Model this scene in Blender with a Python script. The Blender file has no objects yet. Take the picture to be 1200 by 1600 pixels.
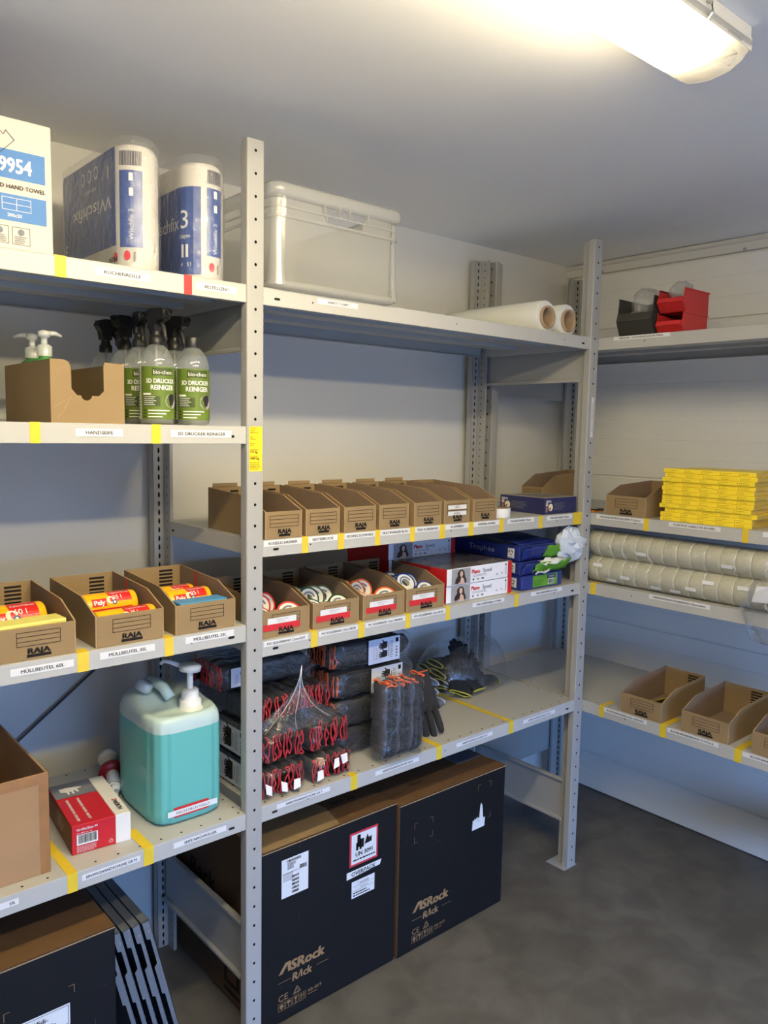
import bpy, math, random
from mathutils import Vector, Matrix

# ---------------------------------------------------------------- camera, world, light, exposure
scene = bpy.context.scene
col = scene.collection
cam_d = bpy.data.cameras.new('camera')
cam = bpy.data.objects.new('camera', cam_d)
col.objects.link(cam)
scene.camera = cam
YAW, PITCH, ROLL = 0.7126, 0.1026, -0.0189
cy, sy, cp, sp = math.cos(YAW), math.sin(YAW), math.cos(PITCH), math.sin(PITCH)
fw = Vector((sy * cp, cy * cp, -sp)); rt = Vector((cy, -sy, 0)); dn = fw.cross(rt)
cr_, sr_ = math.cos(ROLL), math.sin(ROLL)
r2 = cr_ * rt + sr_ * dn; d2 = -sr_ * rt + cr_ * dn
cam.matrix_world = Matrix(((r2.x, -d2.x, -fw.x, -0.9843), (r2.y, -d2.y, -fw.y, -1.6068), (r2.z, -d2.z, -fw.z, 1.5561), (0, 0, 0, 1)))
cam_d.sensor_fit = 'HORIZONTAL'; cam_d.sensor_width = 36.0
cam_d.lens = 36.0 * 1240.33 / 1200.0
cam_d.clip_start = 0.02

world = bpy.data.worlds.new('sky'); scene.world = world; world.use_nodes = True
bg = world.node_tree.nodes['Background']
bg.inputs[0].default_value = (0.20, 0.43, 1.0, 1)      # open shade: blue sky light
bg.inputs[1].default_value = 15.5
portal_d = bpy.data.lights.new('doorway_portal', 'AREA'); portal_d.shape = 'RECTANGLE'
portal_d.size = 2.9; portal_d.size_y = 1.2; portal_d.cycles.is_portal = True
portal = bpy.data.objects.new('doorway_portal', portal_d); col.objects.link(portal)
portal.location = (0.15, -3.38, 0.60); portal.rotation_euler = (math.radians(90), 0, 0)   # shines towards +Y
LAMP_STRENGTH = 122.0
LAMP_COLOR = (1.0, 0.835, 0.53, 1)
vs = scene.view_settings
vs.view_transform = 'Standard'; vs.look = 'None'; vs.gamma = 1.0; vs.use_curve_mapping = False
vs.exposure = 0.16
try:
    scene.cycles.use_denoising = True
    scene.cycles.max_bounces = 10; scene.cycles.transparent_max_bounces = 24
    scene.cycles.diffuse_bounces = 8
    scene.cycles.sample_clamp_indirect = 6.0
    scene.cycles.caustics_reflective = False; scene.cycles.caustics_refractive = False
except Exception:
    pass

# ---------------------------------------------------------------- materials
def lin(c):
    out = []
    for x in c[:3]:
        x = x / 255.0
        out.append(x / 12.92 if x <= 0.04045 else ((x + 0.055) / 1.055) ** 2.4)
    return (out[0], out[1], out[2], 1.0)
MATS = {}
def M(name, rgb=None, rough=0.55, metal=0.0, noise=0.0, scale=12.0, bump=0.0, bscale=60.0, spec=0.4, stretch=(1, 1, 1), trans=0.0):
    """plain procedural material: base colour with a little noise and fine relief"""
    if name in MATS: return MATS[name]
    m = bpy.data.materials.new(name); m.use_nodes = True
    nt = m.node_tree; b = nt.nodes['Principled BSDF']
    c = lin(rgb); b.inputs['Base Color'].default_value = c
    b.inputs['Roughness'].default_value = rough; b.inputs['Metallic'].default_value = metal
    b.inputs['Specular IOR Level'].default_value = spec
    if trans: b.inputs['Transmission Weight'].default_value = trans
    if noise or bump:
        tc = nt.nodes.new('ShaderNodeTexCoord'); mp = nt.nodes.new('ShaderNodeMapping')
        mp.inputs['Scale'].default_value = stretch
        nt.links.new(tc.outputs['Object'], mp.inputs['Vector'])
    if noise:
        n = nt.nodes.new('ShaderNodeTexNoise'); n.inputs['Scale'].default_value = scale; n.inputs['Detail'].default_value = 6
        nt.links.new(mp.outputs['Vector'], n.inputs['Vector'])
        r = nt.nodes.new('ShaderNodeValToRGB')
        r.color_ramp.elements[0].position = 0.3; r.color_ramp.elements[1].position = 0.7
        r.color_ramp.elements[0].color = [x * (1 - noise) for x in c[:3]] + [1]
        r.color_ramp.elements[1].color = [min(1, x * (1 + noise)) for x in c[:3]] + [1]
        nt.links.new(n.outputs['Fac'], r.inputs['Fac']); nt.links.new(r.outputs['Color'], b.inputs['Base Color'])
    if bump:
        n2 = nt.nodes.new('ShaderNodeTexNoise'); n2.inputs['Scale'].default_value = bscale; n2.inputs['Detail'].default_value = 4
        nt.links.new(mp.outputs['Vector'], n2.inputs['Vector'])
        bp = nt.nodes.new('ShaderNodeBump'); bp.inputs['Strength'].default_value = bump; bp.inputs['Distance'].default_value = 0.004
        nt.links.new(n2.outputs['Fac'], bp.inputs['Height']); nt.links.new(bp.outputs['Normal'], b.inputs['Normal'])
    MATS[name] = m
    return m
def wave_mat(name, rgb, rgb2, scale, axis, rough=0.8):
    """cardboard seen on the fluted inner side: fine parallel lines"""
    m = bpy.data.materials.new(name); m.use_nodes = True; nt = m.node_tree; b = nt.nodes['Principled BSDF']
    tc = nt.nodes.new('ShaderNodeTexCoord'); w = nt.nodes.new('ShaderNodeTexWave')
    w.bands_direction = axis; w.inputs['Scale'].default_value = scale; w.inputs['Distortion'].default_value = 0.4
    r = nt.nodes.new('ShaderNodeValToRGB'); r.color_ramp.elements[0].color = lin(rgb); r.color_ramp.elements[1].color = lin(rgb2)
    nt.links.new(tc.outputs['Object'], w.inputs['Vector']); nt.links.new(w.outputs['Fac'], r.inputs['Fac'])
    nt.links.new(r.outputs['Color'], b.inputs['Base Color']); b.inputs['Roughness'].default_value = rough
    b.inputs['Specular IOR Level'].default_value = 0.2
    MATS[name] = m; return m
def film(name, rgb=(235, 238, 240), clear=0.78, rough=0.12, bump=0.6, bscale=35.0, gloss=0.5):
    """thin clear plastic: mostly see-through, milky haze, sharp glints on wrinkles"""
    m = bpy.data.materials.new(name); m.use_nodes = True; nt = m.node_tree
    nt.nodes.clear()
    out = nt.nodes.new('ShaderNodeOutputMaterial')
    tr = nt.nodes.new('ShaderNodeBsdfTransparent'); tr.inputs[0].default_value = (0.97, 0.97, 0.97, 1)
    df = nt.nodes.new('ShaderNodeBsdfDiffuse'); df.inputs[0].default_value = lin(rgb)
    tl = nt.nodes.new('ShaderNodeBsdfTranslucent'); tl.inputs[0].default_value = lin(rgb)
    gl = nt.nodes.new('ShaderNodeBsdfGlossy'); gl.inputs['Roughness'].default_value = rough
    gl.inputs[0].default_value = (1, 1, 1, 1)
    fr = nt.nodes.new('ShaderNodeLayerWeight'); fr.inputs[0].default_value = 0.5      # same on both sides of the thin sheet
    pw = nt.nodes.new('ShaderNodeMath'); pw.operation = 'POWER'; pw.inputs[1].default_value = 3.0
    ml = nt.nodes.new('ShaderNodeMath'); ml.operation = 'MULTIPLY_ADD'; ml.inputs[1].default_value = 0.35 + 0.4 * gloss; ml.inputs[2].default_value = 0.02 + 0.05 * gloss
    nt.links.new(fr.outputs['Facing'], pw.inputs[0]); nt.links.new(pw.outputs[0], ml.inputs[0])
    mix0 = nt.nodes.new('ShaderNodeMixShader'); mix0.inputs[0].default_value = 0.5
    nt.links.new(df.outputs[0], mix0.inputs[1]); nt.links.new(tl.outputs[0], mix0.inputs[2])
    mix1 = nt.nodes.new('ShaderNodeMixShader'); mix1.inputs[0].default_value = clear
    nt.links.new(mix0.outputs[0], mix1.inputs[1]); nt.links.new(tr.outputs[0], mix1.inputs[2])
    mix2 = nt.nodes.new('ShaderNodeMixShader')
    nt.links.new(ml.outputs[0], mix2.inputs[0]); nt.links.new(mix1.outputs[0], mix2.inputs[1]); nt.links.new(gl.outputs[0], mix2.inputs[2])
    nt.links.new(mix2.outputs[0], out.inputs[0])
    if bump:
        tc = nt.nodes.new('ShaderNodeTexCoord'); n = nt.nodes.new('ShaderNodeTexNoise')
        n.inputs['Scale'].default_value = bscale; n.inputs['Detail'].default_value = 5; n.inputs['Distortion'].default_value = 1.2
        nt.links.new(tc.outputs['Object'], n.inputs['Vector'])
        bp = nt.nodes.new('ShaderNodeBump'); bp.inputs['Strength'].default_value = bump; bp.inputs['Distance'].default_value = 0.012
        nt.links.new(n.outputs['Fac'], bp.inputs['Height'])
        nt.links.new(bp.outputs['Normal'], gl.inputs['Normal']); nt.links.new(bp.outputs['Normal'], fr.inputs['Normal'])
    MATS[name] = m; return m
def emit(name, color, strength):
    m = bpy.data.materials.new(name); m.use_nodes = True; nt = m.node_tree; nt.nodes.clear()
    out = nt.nodes.new('ShaderNodeOutputMaterial'); e = nt.nodes.new('ShaderNodeEmission')
    e.inputs[0].default_value = color; e.inputs[1].default_value = strength
    nt.links.new(e.outputs[0], out.inputs[0]); MATS[name] = m; return m

PAINT = M('shelf_paint', (180, 180, 176), 0.38, noise=0.02, scale=5, bump=0.03, bscale=150)
POSTP = M('upright_paint', (163, 163, 160), 0.36, noise=0.02, scale=5)
ZINC = M('galvanised_steel', (176, 178, 178), 0.42, 0.35, noise=0.06, scale=30)
DARK = M('hole_shade', (18, 18, 20), 0.9)  # near-black stands in for the shade inside holes, slots and roll cores
WALLM = M('wall_plaster', (212, 211, 207), 0.85, noise=0.015, scale=3, bump=0.05, bscale=90)
CEILM = M('ceiling_paint', (250, 249, 246), 0.9, noise=0.02, scale=2, bump=0.05, bscale=60)
PANELM = M('insulated_panel', (238, 238, 234), 0.5, noise=0.015, scale=4)
TRIMM = M('white_trim', (214, 213, 208), 0.5)
CARD = M('cardboard', (140, 119, 88), 0.85, noise=0.05, scale=9, bump=0.08, bscale=220, spec=0.15)
CARDE = M('cardboard_edge', (160, 134, 100), 0.9, spec=0.1)
CARDD = M('cardboard_shaded', (92, 72, 54), 0.9, noise=0.06, scale=8, spec=0.15)  # brown darkened to carry the shade on the black cartons' tops
CARDI = wave_mat('cardboard_fluted_inside', (122, 104, 88), (136, 116, 98), 42.0, 'Y')
CARDI2 = wave_mat('cardboard_fluted_inside_wide', (122, 104, 88), (136, 116, 98), 42.0, 'X')
INK = M('black_ink', (26, 24, 24), 0.8, spec=0.2)
INKB = M('brown_black_ink', (44, 34, 28), 0.85, spec=0.2)
PAPER = M('white_label_paper', (222, 223, 224), 0.6, noise=0.01)
YTAPE = M('yellow_tape', (222, 192, 50), 0.45, noise=0.03, scale=40)
RTAPE = M('red_tape', (196, 40, 40), 0.4)
LGREY = M('grey_ink', (120, 122, 128), 0.7)
WHITE = M('white_plastic', (222, 224, 224), 0.35)
WINK = M('white_ink', (224, 224, 224), 0.6)
BLACKP = M('black_plastic', (30, 30, 31), 0.4)
FILM = film('clear_film', clear=0.92, bump=0.8)
FILM2 = film('clear_film_wrinkled', clear=0.955, rough=0.06, bump=1.0, bscale=20, gloss=0.7)

# ---------------------------------------------------------------- mesh building
_txt = {}
def text_geo(s, bold=0.0):
    k = (s, round(bold, 4))
    if k in _txt: return _txt[k]
    cu = bpy.data.curves.new('t', 'FONT'); cu.body = s; cu.size = 1.0; cu.resolution_u = 2; cu.offset = bold
    cu.fill_mode = 'FRONT'
    ob = bpy.data.objects.new('t', cu); col.objects.link(ob)
    dg = bpy.context.evaluated_depsgraph_get(); dg.update()
    me = bpy.data.meshes.new_from_object(ob.evaluated_get(dg))
    vs_ = [(v.co.x, v.co.y) for v in me.vertices]; fs = [tuple(p.vertices) for p in me.polygons]
    bpy.data.objects.remove(ob); bpy.data.curves.remove(cu); bpy.data.meshes.remove(me)
    if vs_:
        x0 = min(v[0] for v in vs_); x1 = max(v[0] for v in vs_); y0 = min(v[1] for v in vs_); y1 = max(v[1] for v in vs_)
    else: x0 = x1 = y0 = y1 = 0
    _txt[k] = (vs_, fs, x0, x1, y0, y1)
    return _txt[k]

def planar(o, U, V):
    o = Vector(o); U = Vector(U).normalized(); V = Vector(V).normalized(); N = U.cross(V)
    return lambda u, v, e: o + U * u + V * v + N * e
def cylf(cx, cyy, r, a0=0.0, z0=0.0):
    """wrap u round an upright cylinder; u = 0 faces angle a0 measured from -Y towards +X"""
    def f(u, v, e):
        a = a0 + u / r
        return Vector((cx + (r + e) * math.sin(a), cyy - (r + e) * math.cos(a), z0 + v))
    return f
def stadium(cx, cyy, r, z0):
    q = math.pi * r / 2
    def f(u, v, e):
        if u < -q: return Vector((cx - r - e, cyy + (-u - q), z0 + v))
        if u > q: return Vector((cx + r + e, cyy + (u - q), z0 + v))
        a = u / r
        return Vector((cx + (r + e) * math.sin(a), cyy - (r + e) * math.cos(a), z0 + v))
    return f
EPS = 0.0006
class MB:
    def __init__(s):
        s.v = []; s.f = []; s.m = []; s.sm = []; s.mats = []; s.xf = None
    def mi(s, mat):
        if mat not in s.mats: s.mats.append(mat)
        return s.mats.index(mat)
    def add(s, vs_, fs, mat, smooth=False):
        b = len(s.v); i = s.mi(mat)
        if s.xf is not None: vs_ = [s.xf @ Vector(v) for v in vs_]
        s.v.extend(tuple(v) for v in vs_)
        for f in fs:
            s.f.append(tuple(b + k for k in f)); s.m.append(i); s.sm.append(smooth)
        return s
    def box(s, x0, x1, y0, y1, z0, z1, mat):
        vs_ = [(x0, y0, z0), (x1, y0, z0), (x1, y1, z0), (x0, y1, z0), (x0, y0, z1), (x1, y0, z1), (x1, y1, z1), (x0, y1, z1)]
        return s.add(vs_, [(0, 3, 2, 1), (4, 5, 6, 7), (0, 1, 5, 4), (1, 2, 6, 5), (2, 3, 7, 6), (3, 0, 4, 7)], mat)
    def prism(s, poly, axis, a0, a1, mat, smooth=False):
        n = len(poly)
        def p(q, a):
            if axis == 'x': return (a, q[0], q[1])
            if axis == 'y': return (q[0], a, q[1])
            return (q[0], q[1], a)
        vs_ = [p(q, a0) for q in poly] + [p(q, a1) for q in poly]
        fs = [(i, (i + 1) % n, n + (i + 1) % n, n + i) for i in range(n)]
        s.add(vs_, fs, mat, smooth)
        s.add([p(q, a0) for q in poly], [tuple(range(n))[::-1]], mat); s.add([p(q, a1) for q in poly], [tuple(range(n))], mat)
        return s
    def lathe(s, prof, mat, n=20, c=(0, 0, 0), smooth=True, axis='z', a0=0.0, a1=2 * math.pi, fn=None):
        full = abs(a1 - a0 - 2 * math.pi) < 1e-6
        k = n if full else n + 1
        vs_ = []
        for (r, z) in prof:
            for i in range(k):
                a = a0 + (a1 - a0) * i / n
                rr = r if fn is None else fn(r, z, a)
                p = (rr * math.cos(a), rr * math.sin(a), z)
                if axis == 'y': p = (p[0], p[2], -p[1])
                elif axis == 'x': p = (p[2], p[1], -p[0])
                vs_.append((c[0] + p[0], c[1] + p[1], c[2] + p[2]))
        fs = []
        for j in range(len(prof) - 1):
            for i in range(n):
                i2 = (i + 1) % k if full else i + 1
                fs.append((j * k + i, j * k + i2, (j + 1) * k + i2, (j + 1) * k + i))
        return s.add(vs_, fs, mat, smooth)
    def tube(s, pts, r, mat, n=6, closed=False, smooth=True, caps=True):
        pts = [Vector(p) for p in pts]; m = len(pts); vs_ = []
        up = Vector((0.13, 0.21, 0.97)).normalized()
        for i in range(m):
            if closed: t = pts[(i + 1) % m] - pts[i - 1]
            else: t = pts[min(i + 1, m - 1)] - pts[max(i - 1, 0)]
            t.normalize()
            a = t.cross(up)
            if a.length < 0.1: a = t.cross(Vector((1, 0, 0)))
            a.normalize(); b = t.cross(a)
            rr = r[i] if isinstance(r, (list, tuple)) else r
            for k in range(n):
                th = 2 * math.pi * k / n
                vs_.append(pts[i] + a * (rr * math.cos(th)) + b * (rr * math.sin(th)))
        fs = []
        for i in range(m if closed else m - 1):
            j = (i + 1) % m
            for k in range(n): fs.append((i * n + k, i * n + (k + 1) % n, j * n + (k + 1) % n, j * n + k))
        if not closed and caps:
            fs.append(tuple(range(n))[::-1]); fs.append(tuple((m - 1) * n + k for k in range(n)))
        return s.add(vs_, fs, mat, smooth)
    def grid(s, fn, nu, nv, mat, smooth=True, wrapu=False):
        vs_ = []
        for j in range(nv + 1):
            for i in range(nu if wrapu else nu + 1): vs_.append(fn(i / nu, j / nv))
        k = nu if wrapu else nu + 1; fs = []
        for j in range(nv):
            for i in range(nu):
                i2 = (i + 1) % k
                fs.append((j * k + i, j * k + i2, (j + 1) * k + i2, (j + 1) * k + i))
        return s.add(vs_, fs, mat, smooth)
    # --- flat print on a face frame
    def rect(s, fr, u0, u1, v0, v1, mat, e=EPS, nu=1):
        vs_ = []; fs = []
        for i in range(nu + 1):
            u = u0 + (u1 - u0) * i / nu
            vs_ += [fr(u, v0, e), fr(u, v1, e)]
        for i in range(nu): fs.append((2 * i, 2 * i + 2, 2 * i + 3, 2 * i + 1))
        return s.add(vs_, fs, mat)
    def poly(s, fr, pts, mat, e=EPS):
        return s.add([fr(u, v, e) for u, v in pts], [tuple(range(len(pts)))], mat)
    def disc(s, fr, u, v, r, mat, e=EPS, n=14, ry=None):
        return s.poly(fr, [(u + r * math.cos(2 * math.pi * i / n), v + (ry or r) * math.sin(2 * math.pi * i / n)) for i in range(n)], mat, e)
    def ring(s, fr, u0, u1, v0, v1, t, mat, e=EPS):
        s.rect(fr, u0, u1, v0, v0 + t, mat, e); s.rect(fr, u0, u1, v1 - t, v1, mat, e)
        s.rect(fr, u0, u0 + t, v0 + t, v1 - t, mat, e); return s.rect(fr, u1 - t, u1, v0 + t, v1 - t, mat, e)
    def text(s, fr, t, u, v, h, mat, e=2 * EPS, align='c', bold=0.0, sx=1.0, maxw=None, rot=0.0, shear=0.0):
        """h = height of the letters; (u, v) = centre (or left end) of the line"""
        vs_, fs, x0, x1, y0, y1 = text_geo(t)
        if not vs_: return s
        k = h / 0.72; kx = k * sx
        if maxw and (x1 - x0) * kx > maxw: kx = maxw / (x1 - x0)
        ox = x0 if align == 'l' else ((x0 + x1) / 2 if align == 'c' else x1)
        c, sn = math.cos(rot), math.sin(rot)
        # bold print: the same glyphs struck several times, slightly shifted
        for q, (dx, dy) in enumerate(((0, 0),) if not bold else ((-bold, -bold * .5), (bold, -bold * .5), (bold, bold * .5), (-bold, bold * .5))):
            out = []
            for x, y in vs_:
                a = (x + dx - ox) * kx + shear * (y - 0.36) * k; b = (y + dy - 0.36) * k
                out.append(fr(u + a * c - b * sn, v + a * sn + b * c, e + 0.00012 * q))
            s.add(out, fs, mat)
        return s
    def lines(s, fr, u0, u1, v0, v1, n, mat, seed=0, fill=0.5, e=2 * EPS):
        """rows of small illegible print"""
        rnd = random.Random(seed); dv = (v1 - v0) / n
        for i in range(n):
            u = u0; end = u0 + (u1 - u0) * rnd.uniform(0.65, 1.0)
            while u < end - 0.0005:
                w = min(rnd.uniform(0.04, 0.14) * (u1 - u0), end - u)
                s.rect(fr, u, u + w, v0 + dv * (i + 0.5 - fill / 2), v0 + dv * (i + 0.5 + fill / 2), mat, e)
                u += w + 0.02 * (u1 - u0)
        return s
    def barcode(s, fr, u0, u1, v0, v1, mat, seed=1, e=2 * EPS):
        rnd = random.Random(seed); u = u0
        while u < u1 - 0.0003:
            w = rnd.choice((0.0004, 0.0008, 0.0012)) * (u1 - u0) / 0.03
            s.rect(fr, u, min(u1, u + w), v0, v1, mat, e); u += w + rnd.choice((0.0005, 0.0009)) * (u1 - u0) / 0.03
        return s
    def mesh(s, name):
        me = bpy.data.meshes.new(name); me.from_pydata(s.v, [], s.f)
        for m in s.mats: me.materials.append(m)
        me.polygons.foreach_set('material_index', s.m); me.polygons.foreach_set('use_smooth', s.sm)
        me.update(); return me
    def build(s, name, parent=None, bevel=0.0, loc=None, seg=2, sub=0):
        o = bpy.data.objects.new(name, s.mesh(name)); col.objects.link(o)
        if parent is not None: o.parent = parent
        if loc is not None: o.location = loc
        if bevel:
            b = o.modifiers.new('bevel', 'BEVEL'); b.width = bevel; b.segments = seg; b.limit_method = 'ANGLE'; b.angle_limit = 0.6
        if sub:
            b = o.modifiers.new('sub', 'SUBSURF'); b.levels = sub; b.render_levels = sub
        return o
def tag(o, label=None, cat=None, group=None, kind=None):
    if label: o['label'] = label
    if cat: o['category'] = cat
    if group: o['group'] = group
    if kind: o['kind'] = kind
    return o
def thing(name, label, cat, loc=(0, 0, 0), rz=0.0, group=None):
    o = bpy.data.objects.new(name, None); col.objects.link(o); o.location = loc; o.rotation_euler = (0, 0, rz)
    o.empty_display_size = 0.05
    return tag(o, label, cat, group)
def copy_tree(o, parent=None):
    c = o.copy(); col.objects.link(c); c.parent = parent
    for ch in list(o.children): copy_tree(ch, c)
    return c
def structure(name, mb, **k):
    return tag(mb.build(name, **k), kind='structure')

# ---------------------------------------------------------------- the room
W = 1.3264                    # bay width
YB, XR, ZC = 0.560, 1.930, 2.275
XL, YF = -2.40, -3.40
FLOORM = M('concrete_floor', (94, 92, 88), 0.55, noise=0.16, scale=2.2, bump=0.12, bscale=40)
def floor_mat():
    m = FLOORM; nt = m.node_tree; b = nt.nodes['Principled BSDF']
    # blotches and darker stains of their own shape on top of the mottled grey
    tc = nt.nodes.new('ShaderNodeTexCoord'); n = nt.nodes.new('ShaderNodeTexNoise'); n.inputs['Scale'].default_value = 9.0; n.inputs['Detail'].default_value = 8
    n.inputs['Distortion'].default_value = 0.6
    r = nt.nodes.new('ShaderNodeValToRGB'); r.color_ramp.elements[0].position = 0.38; r.color_ramp.elements[1].position = 0.62
    r.color_ramp.elements[0].color = (0.72, 0.72, 0.72, 1); r.color_ramp.elements[1].color = (1, 1, 1, 1)
    src = b.inputs['Base Color'].links[0].from_socket
    mx = nt.nodes.new('ShaderNodeMix'); mx.data_type = 'RGBA'; mx.blend_type = 'MULTIPLY'; mx.inputs[0].default_value = 1.0
    nt.links.new(tc.outputs['Object'], n.inputs['Vector']); nt.links.new(n.outputs['Fac'], r.inputs['Fac'])
    nt.links.new(src, mx.inputs[6]); nt.links.new(r.outputs['Color'], mx.inputs[7]); nt.links.new(mx.outputs[2], b.inputs['Base Color'])
floor_mat()
structure('floor', MB().box(XL - .1, XR + .1, YF - .1, YB + .1, -0.1, 0.0, FLOORM))
structure('ceiling', MB().box(XL - .1, XR + .1, YF - .1, YB + .1, ZC, ZC + 0.1, CEILM))
structure('wall_back', MB().box(XL - .1, XR + .1, YB, YB + 0.1, 0, ZC, WALLM))
structure('wall_left', MB().box(XL - .1, XL, YF, YB, 0, ZC, WALLM))
DX0, DX1, DZ = -1.30, 1.60, 1.20          # the half-raised door behind the photographer
structure('wall_front', MB().box(XL - .1, DX0, YF - .1, YF, 0, ZC, WALLM).box(DX1, XR + .1, YF - .1, YF, 0, ZC, WALLM).box(DX0, DX1, YF - .1, YF, DZ, ZC, WALLM))
structure('ground', MB().box(-9, 9, -14, YF - .1, -0.12, -0.01, M('yard_paving', (120, 122, 124), 0.9, noise=0.1, scale=3)))
structure('sky_screen_wall', MB().box(-9, 9, -8.6, -8.3, -0.01, 0.9, M('sky_screen_render', (196, 186, 168), 0.9, noise=0.06, scale=2)))  # unseen wall added outside to block low sky light
# right wall: horizontal insulated panels with fine grooves
wr = structure('wall_right', MB().box(XR, XR + .1, YF, YB, 0, ZC, PANELM))
joints = [0.0, 0.162, 0.772, 1.382, 1.992, 2.222]
for a, b in zip(joints[:-1], joints[1:]):
    mb = MB(); prof = []; z = a + 0.003; n = max(1, round((b - a) / 0.0765)); step = (b - a - 0.006) / n
    for i in range(n):
        z0 = z + i * step; prof += [(XR - 0.010, z0 + 0.0025), (XR - 0.010, z0 + step - 0.0025)]
        if i < n - 1: prof += [(XR - 0.0085, z0 + step)]
    prof = [(XR - 0.0005, a + 0.003), (XR - 0.006, a + 0.003)] + prof + [(XR - 0.006, b - 0.003), (XR - 0.0005, b - 0.003)]
    vs_ = [(x, YF, zz) for x, zz in prof] + [(x, YB - 0.001, zz) for x, zz in prof]; k = len(prof)
    mb.add(vs_, [(i, i + 1, k + i + 1, k + i) for i in range(k - 1)], PANELM)
    mb.build('panel', wr)
tr = MB().box(XR - 0.022, XR - 0.001, YF, YB - 0.001, 2.224, ZC - 0.012, TRIMM)
tr.tube([(XR - 0.018, YF, ZC - 0.012), (XR - 0.018, YB - 0.002, ZC - 0.012)], 0.011, TRIMM, n=10)
t1 = structure('trim_1', tr, bevel=0.001)
for yy in (0.377, -0.22, -0.82):
    MB().lathe([(0, 0.004), (0.004, 0.0038), (0.006, 0.002), (0.0062, 0)], ZINC, n=10, axis='x').build('bolt', t1, loc=(XR - 0.0262, yy, 2.228 + 0.0), )
# corner bead where the two walls meet
structure('trim_2', MB().box(XR - 0.020, XR - 0.0105, YB - 0.008, YB - 0.0005, 0, 2.222, TRIMM))

# ceiling lamp: closed batten with two tubes behind a clear cover
TUBE = emit('lit_tube', LAMP_COLOR, LAMP_STRENGTH)
COVER = film('lamp_cover', (255, 252, 246), clear=0.80, rough=0.25, bump=0.0, gloss=0.3)
COVERE = film('lamp_cover_end', (196, 194, 186), clear=0.72, rough=0.3, bump=0.0, gloss=0.3)  # greyer than the cover so that the ends look less lit
LX0, LX1, LY, LZ = -1.02, 0.47, -0.84, ZC
lamp = thing('ceiling_lamp', 'long lit fluorescent batten lamp with clear cover on the ceiling', 'lamp', ((LX0 + LX1) / 2, LY, ZC))
hl = (LX1 - LX0) / 2
MB().box(-hl + .01, hl - .01, -0.061, 0.061, -0.036, -0.0005, M('lamp_housing', (206, 204, 196), 0.5)).box(-hl + .01, hl - .01, -0.0635, -0.0612, -0.042, -0.020, MATS['lamp_housing']).box(-hl + .01, hl - .01, 0.0612, 0.0635, -0.042, -0.020, MATS['lamp_housing']).build('housing', lamp, bevel=0.006)
for s_ in (-1, 1):
    MB().lathe([(0.013, -hl + 0.12), (0.013, hl - 0.12)], TUBE, n=12, axis='x', c=(0, s_ * 0.027, -0.056)).build('tube', lamp)
MB().tube([(-hl + .02, -0.064, -0.031), (hl - .02, -0.064, -0.031), (hl - .004, -0.05, -0.031), (hl - .004, 0.05, -0.031), (hl - .02, 0.064, -0.031), (-hl + .02, 0.064, -0.031), (-hl + .004, 0.05, -0.031), (-hl + .004, -0.05, -0.031)], 0.005, COVERE, n=6, closed=True).build('rim', lamp)
def cov(x0, x1, mat, close=False, name='cover'):
    m = MB(); P_ = [(-0.064, -0.031), (-0.063, -0.046), (-0.054, -0.066), (-0.036, -0.078), (0, -0.083), (0.036, -0.078), (0.054, -0.066), (0.063, -0.046), (0.064, -0.031)]
    m.grid(lambda u, v: (x0 + (x1 - x0) * v, P_[int(round(u * 8))][0], P_[int(round(u * 8))][1]), 8, 6, mat)
    if close:
        sg = 1 if x1 > 0 else -1
        m.grid(lambda u, v: (x1 + sg * 0.045 * math.sin(v * math.pi / 2), P_[int(round(u * 8))][0] * (1 - 0.10 * v), -0.031 + (P_[int(round(u * 8))][1] + 0.031) * math.cos(v * math.pi / 2)), 8, 6, mat)
    return m.build(name, lamp)
cov(-hl + 0.10, hl - 0.10, COVER)
cov(hl - 0.10, hl - 0.05, COVERE, True, 'cover_end'); cov(-hl + 0.10, -hl + 0.05, COVERE, True, 'cover_end')
for xx in (hl - 0.17, hl - 0.75, -hl + 0.17):
    for s_ in (-1, 1):
        MB().tube([(xx, s_ * 0.060, -0.012), (xx, s_ * 0.070, -0.018), (xx, s_ * 0.073, -0.034), (xx, s_ * 0.066, -0.044)], 0.0028, ZINC, n=6).build('clip', lamp)

lamp2 = copy_tree(lamp); lamp2.location = ((LX0 + LX1) / 2 + 0.02, -1.75, ZC)  # unseen second lamp, added to brighten the ceiling evenly
lamp2['label'] = 'unseen second fluorescent batten lamp, added behind the photographer for the bright ceiling'

# ---------------------------------------------------------------- shelving
def plate_holes(mb, fr, cells, mat, depth=0.003):
    """cells: (u0,u1,v0,v1,cu,cv,ru,rv) -> a plate with a shallow octagonal hole in every cell, painted near-black inside"""
    for (u0, u1, v0, v1, cu, cv, ru, rv) in cells:
        o = [(u0, v0), (cu, v0), (u1, v0), (u1, cv), (u1, v1), (cu, v1), (u0, v1), (u0, cv)]
        i_ = [(cu - ru * .6, cv - rv * .8), (cu, cv - rv), (cu + ru * .6, cv - rv * .8), (cu + ru, cv), (cu + ru * .6, cv + rv * .8), (cu, cv + rv), (cu - ru * .6, cv + rv * .8), (cu - ru, cv)]
        mb.add([fr(u, v, 0) for u, v in o] + [fr(u, v, 0) for u, v in i_], [(k, (k + 1) % 8, 8 + (k + 1) % 8, 8 + k) for k in range(8)], mat)
        mb.add([fr(u, v, 0) for u, v in i_] + [fr(u, v, -depth) for u, v in i_], [(k, (k + 1) % 8, 8 + (k + 1) % 8, 8 + k) for k in range(8)], DARK)
        mb.add([fr(u, v, -depth) for u, v in i_], [tuple(range(8))], DARK)
HP = 2.2
_front = _rear = None
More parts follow.
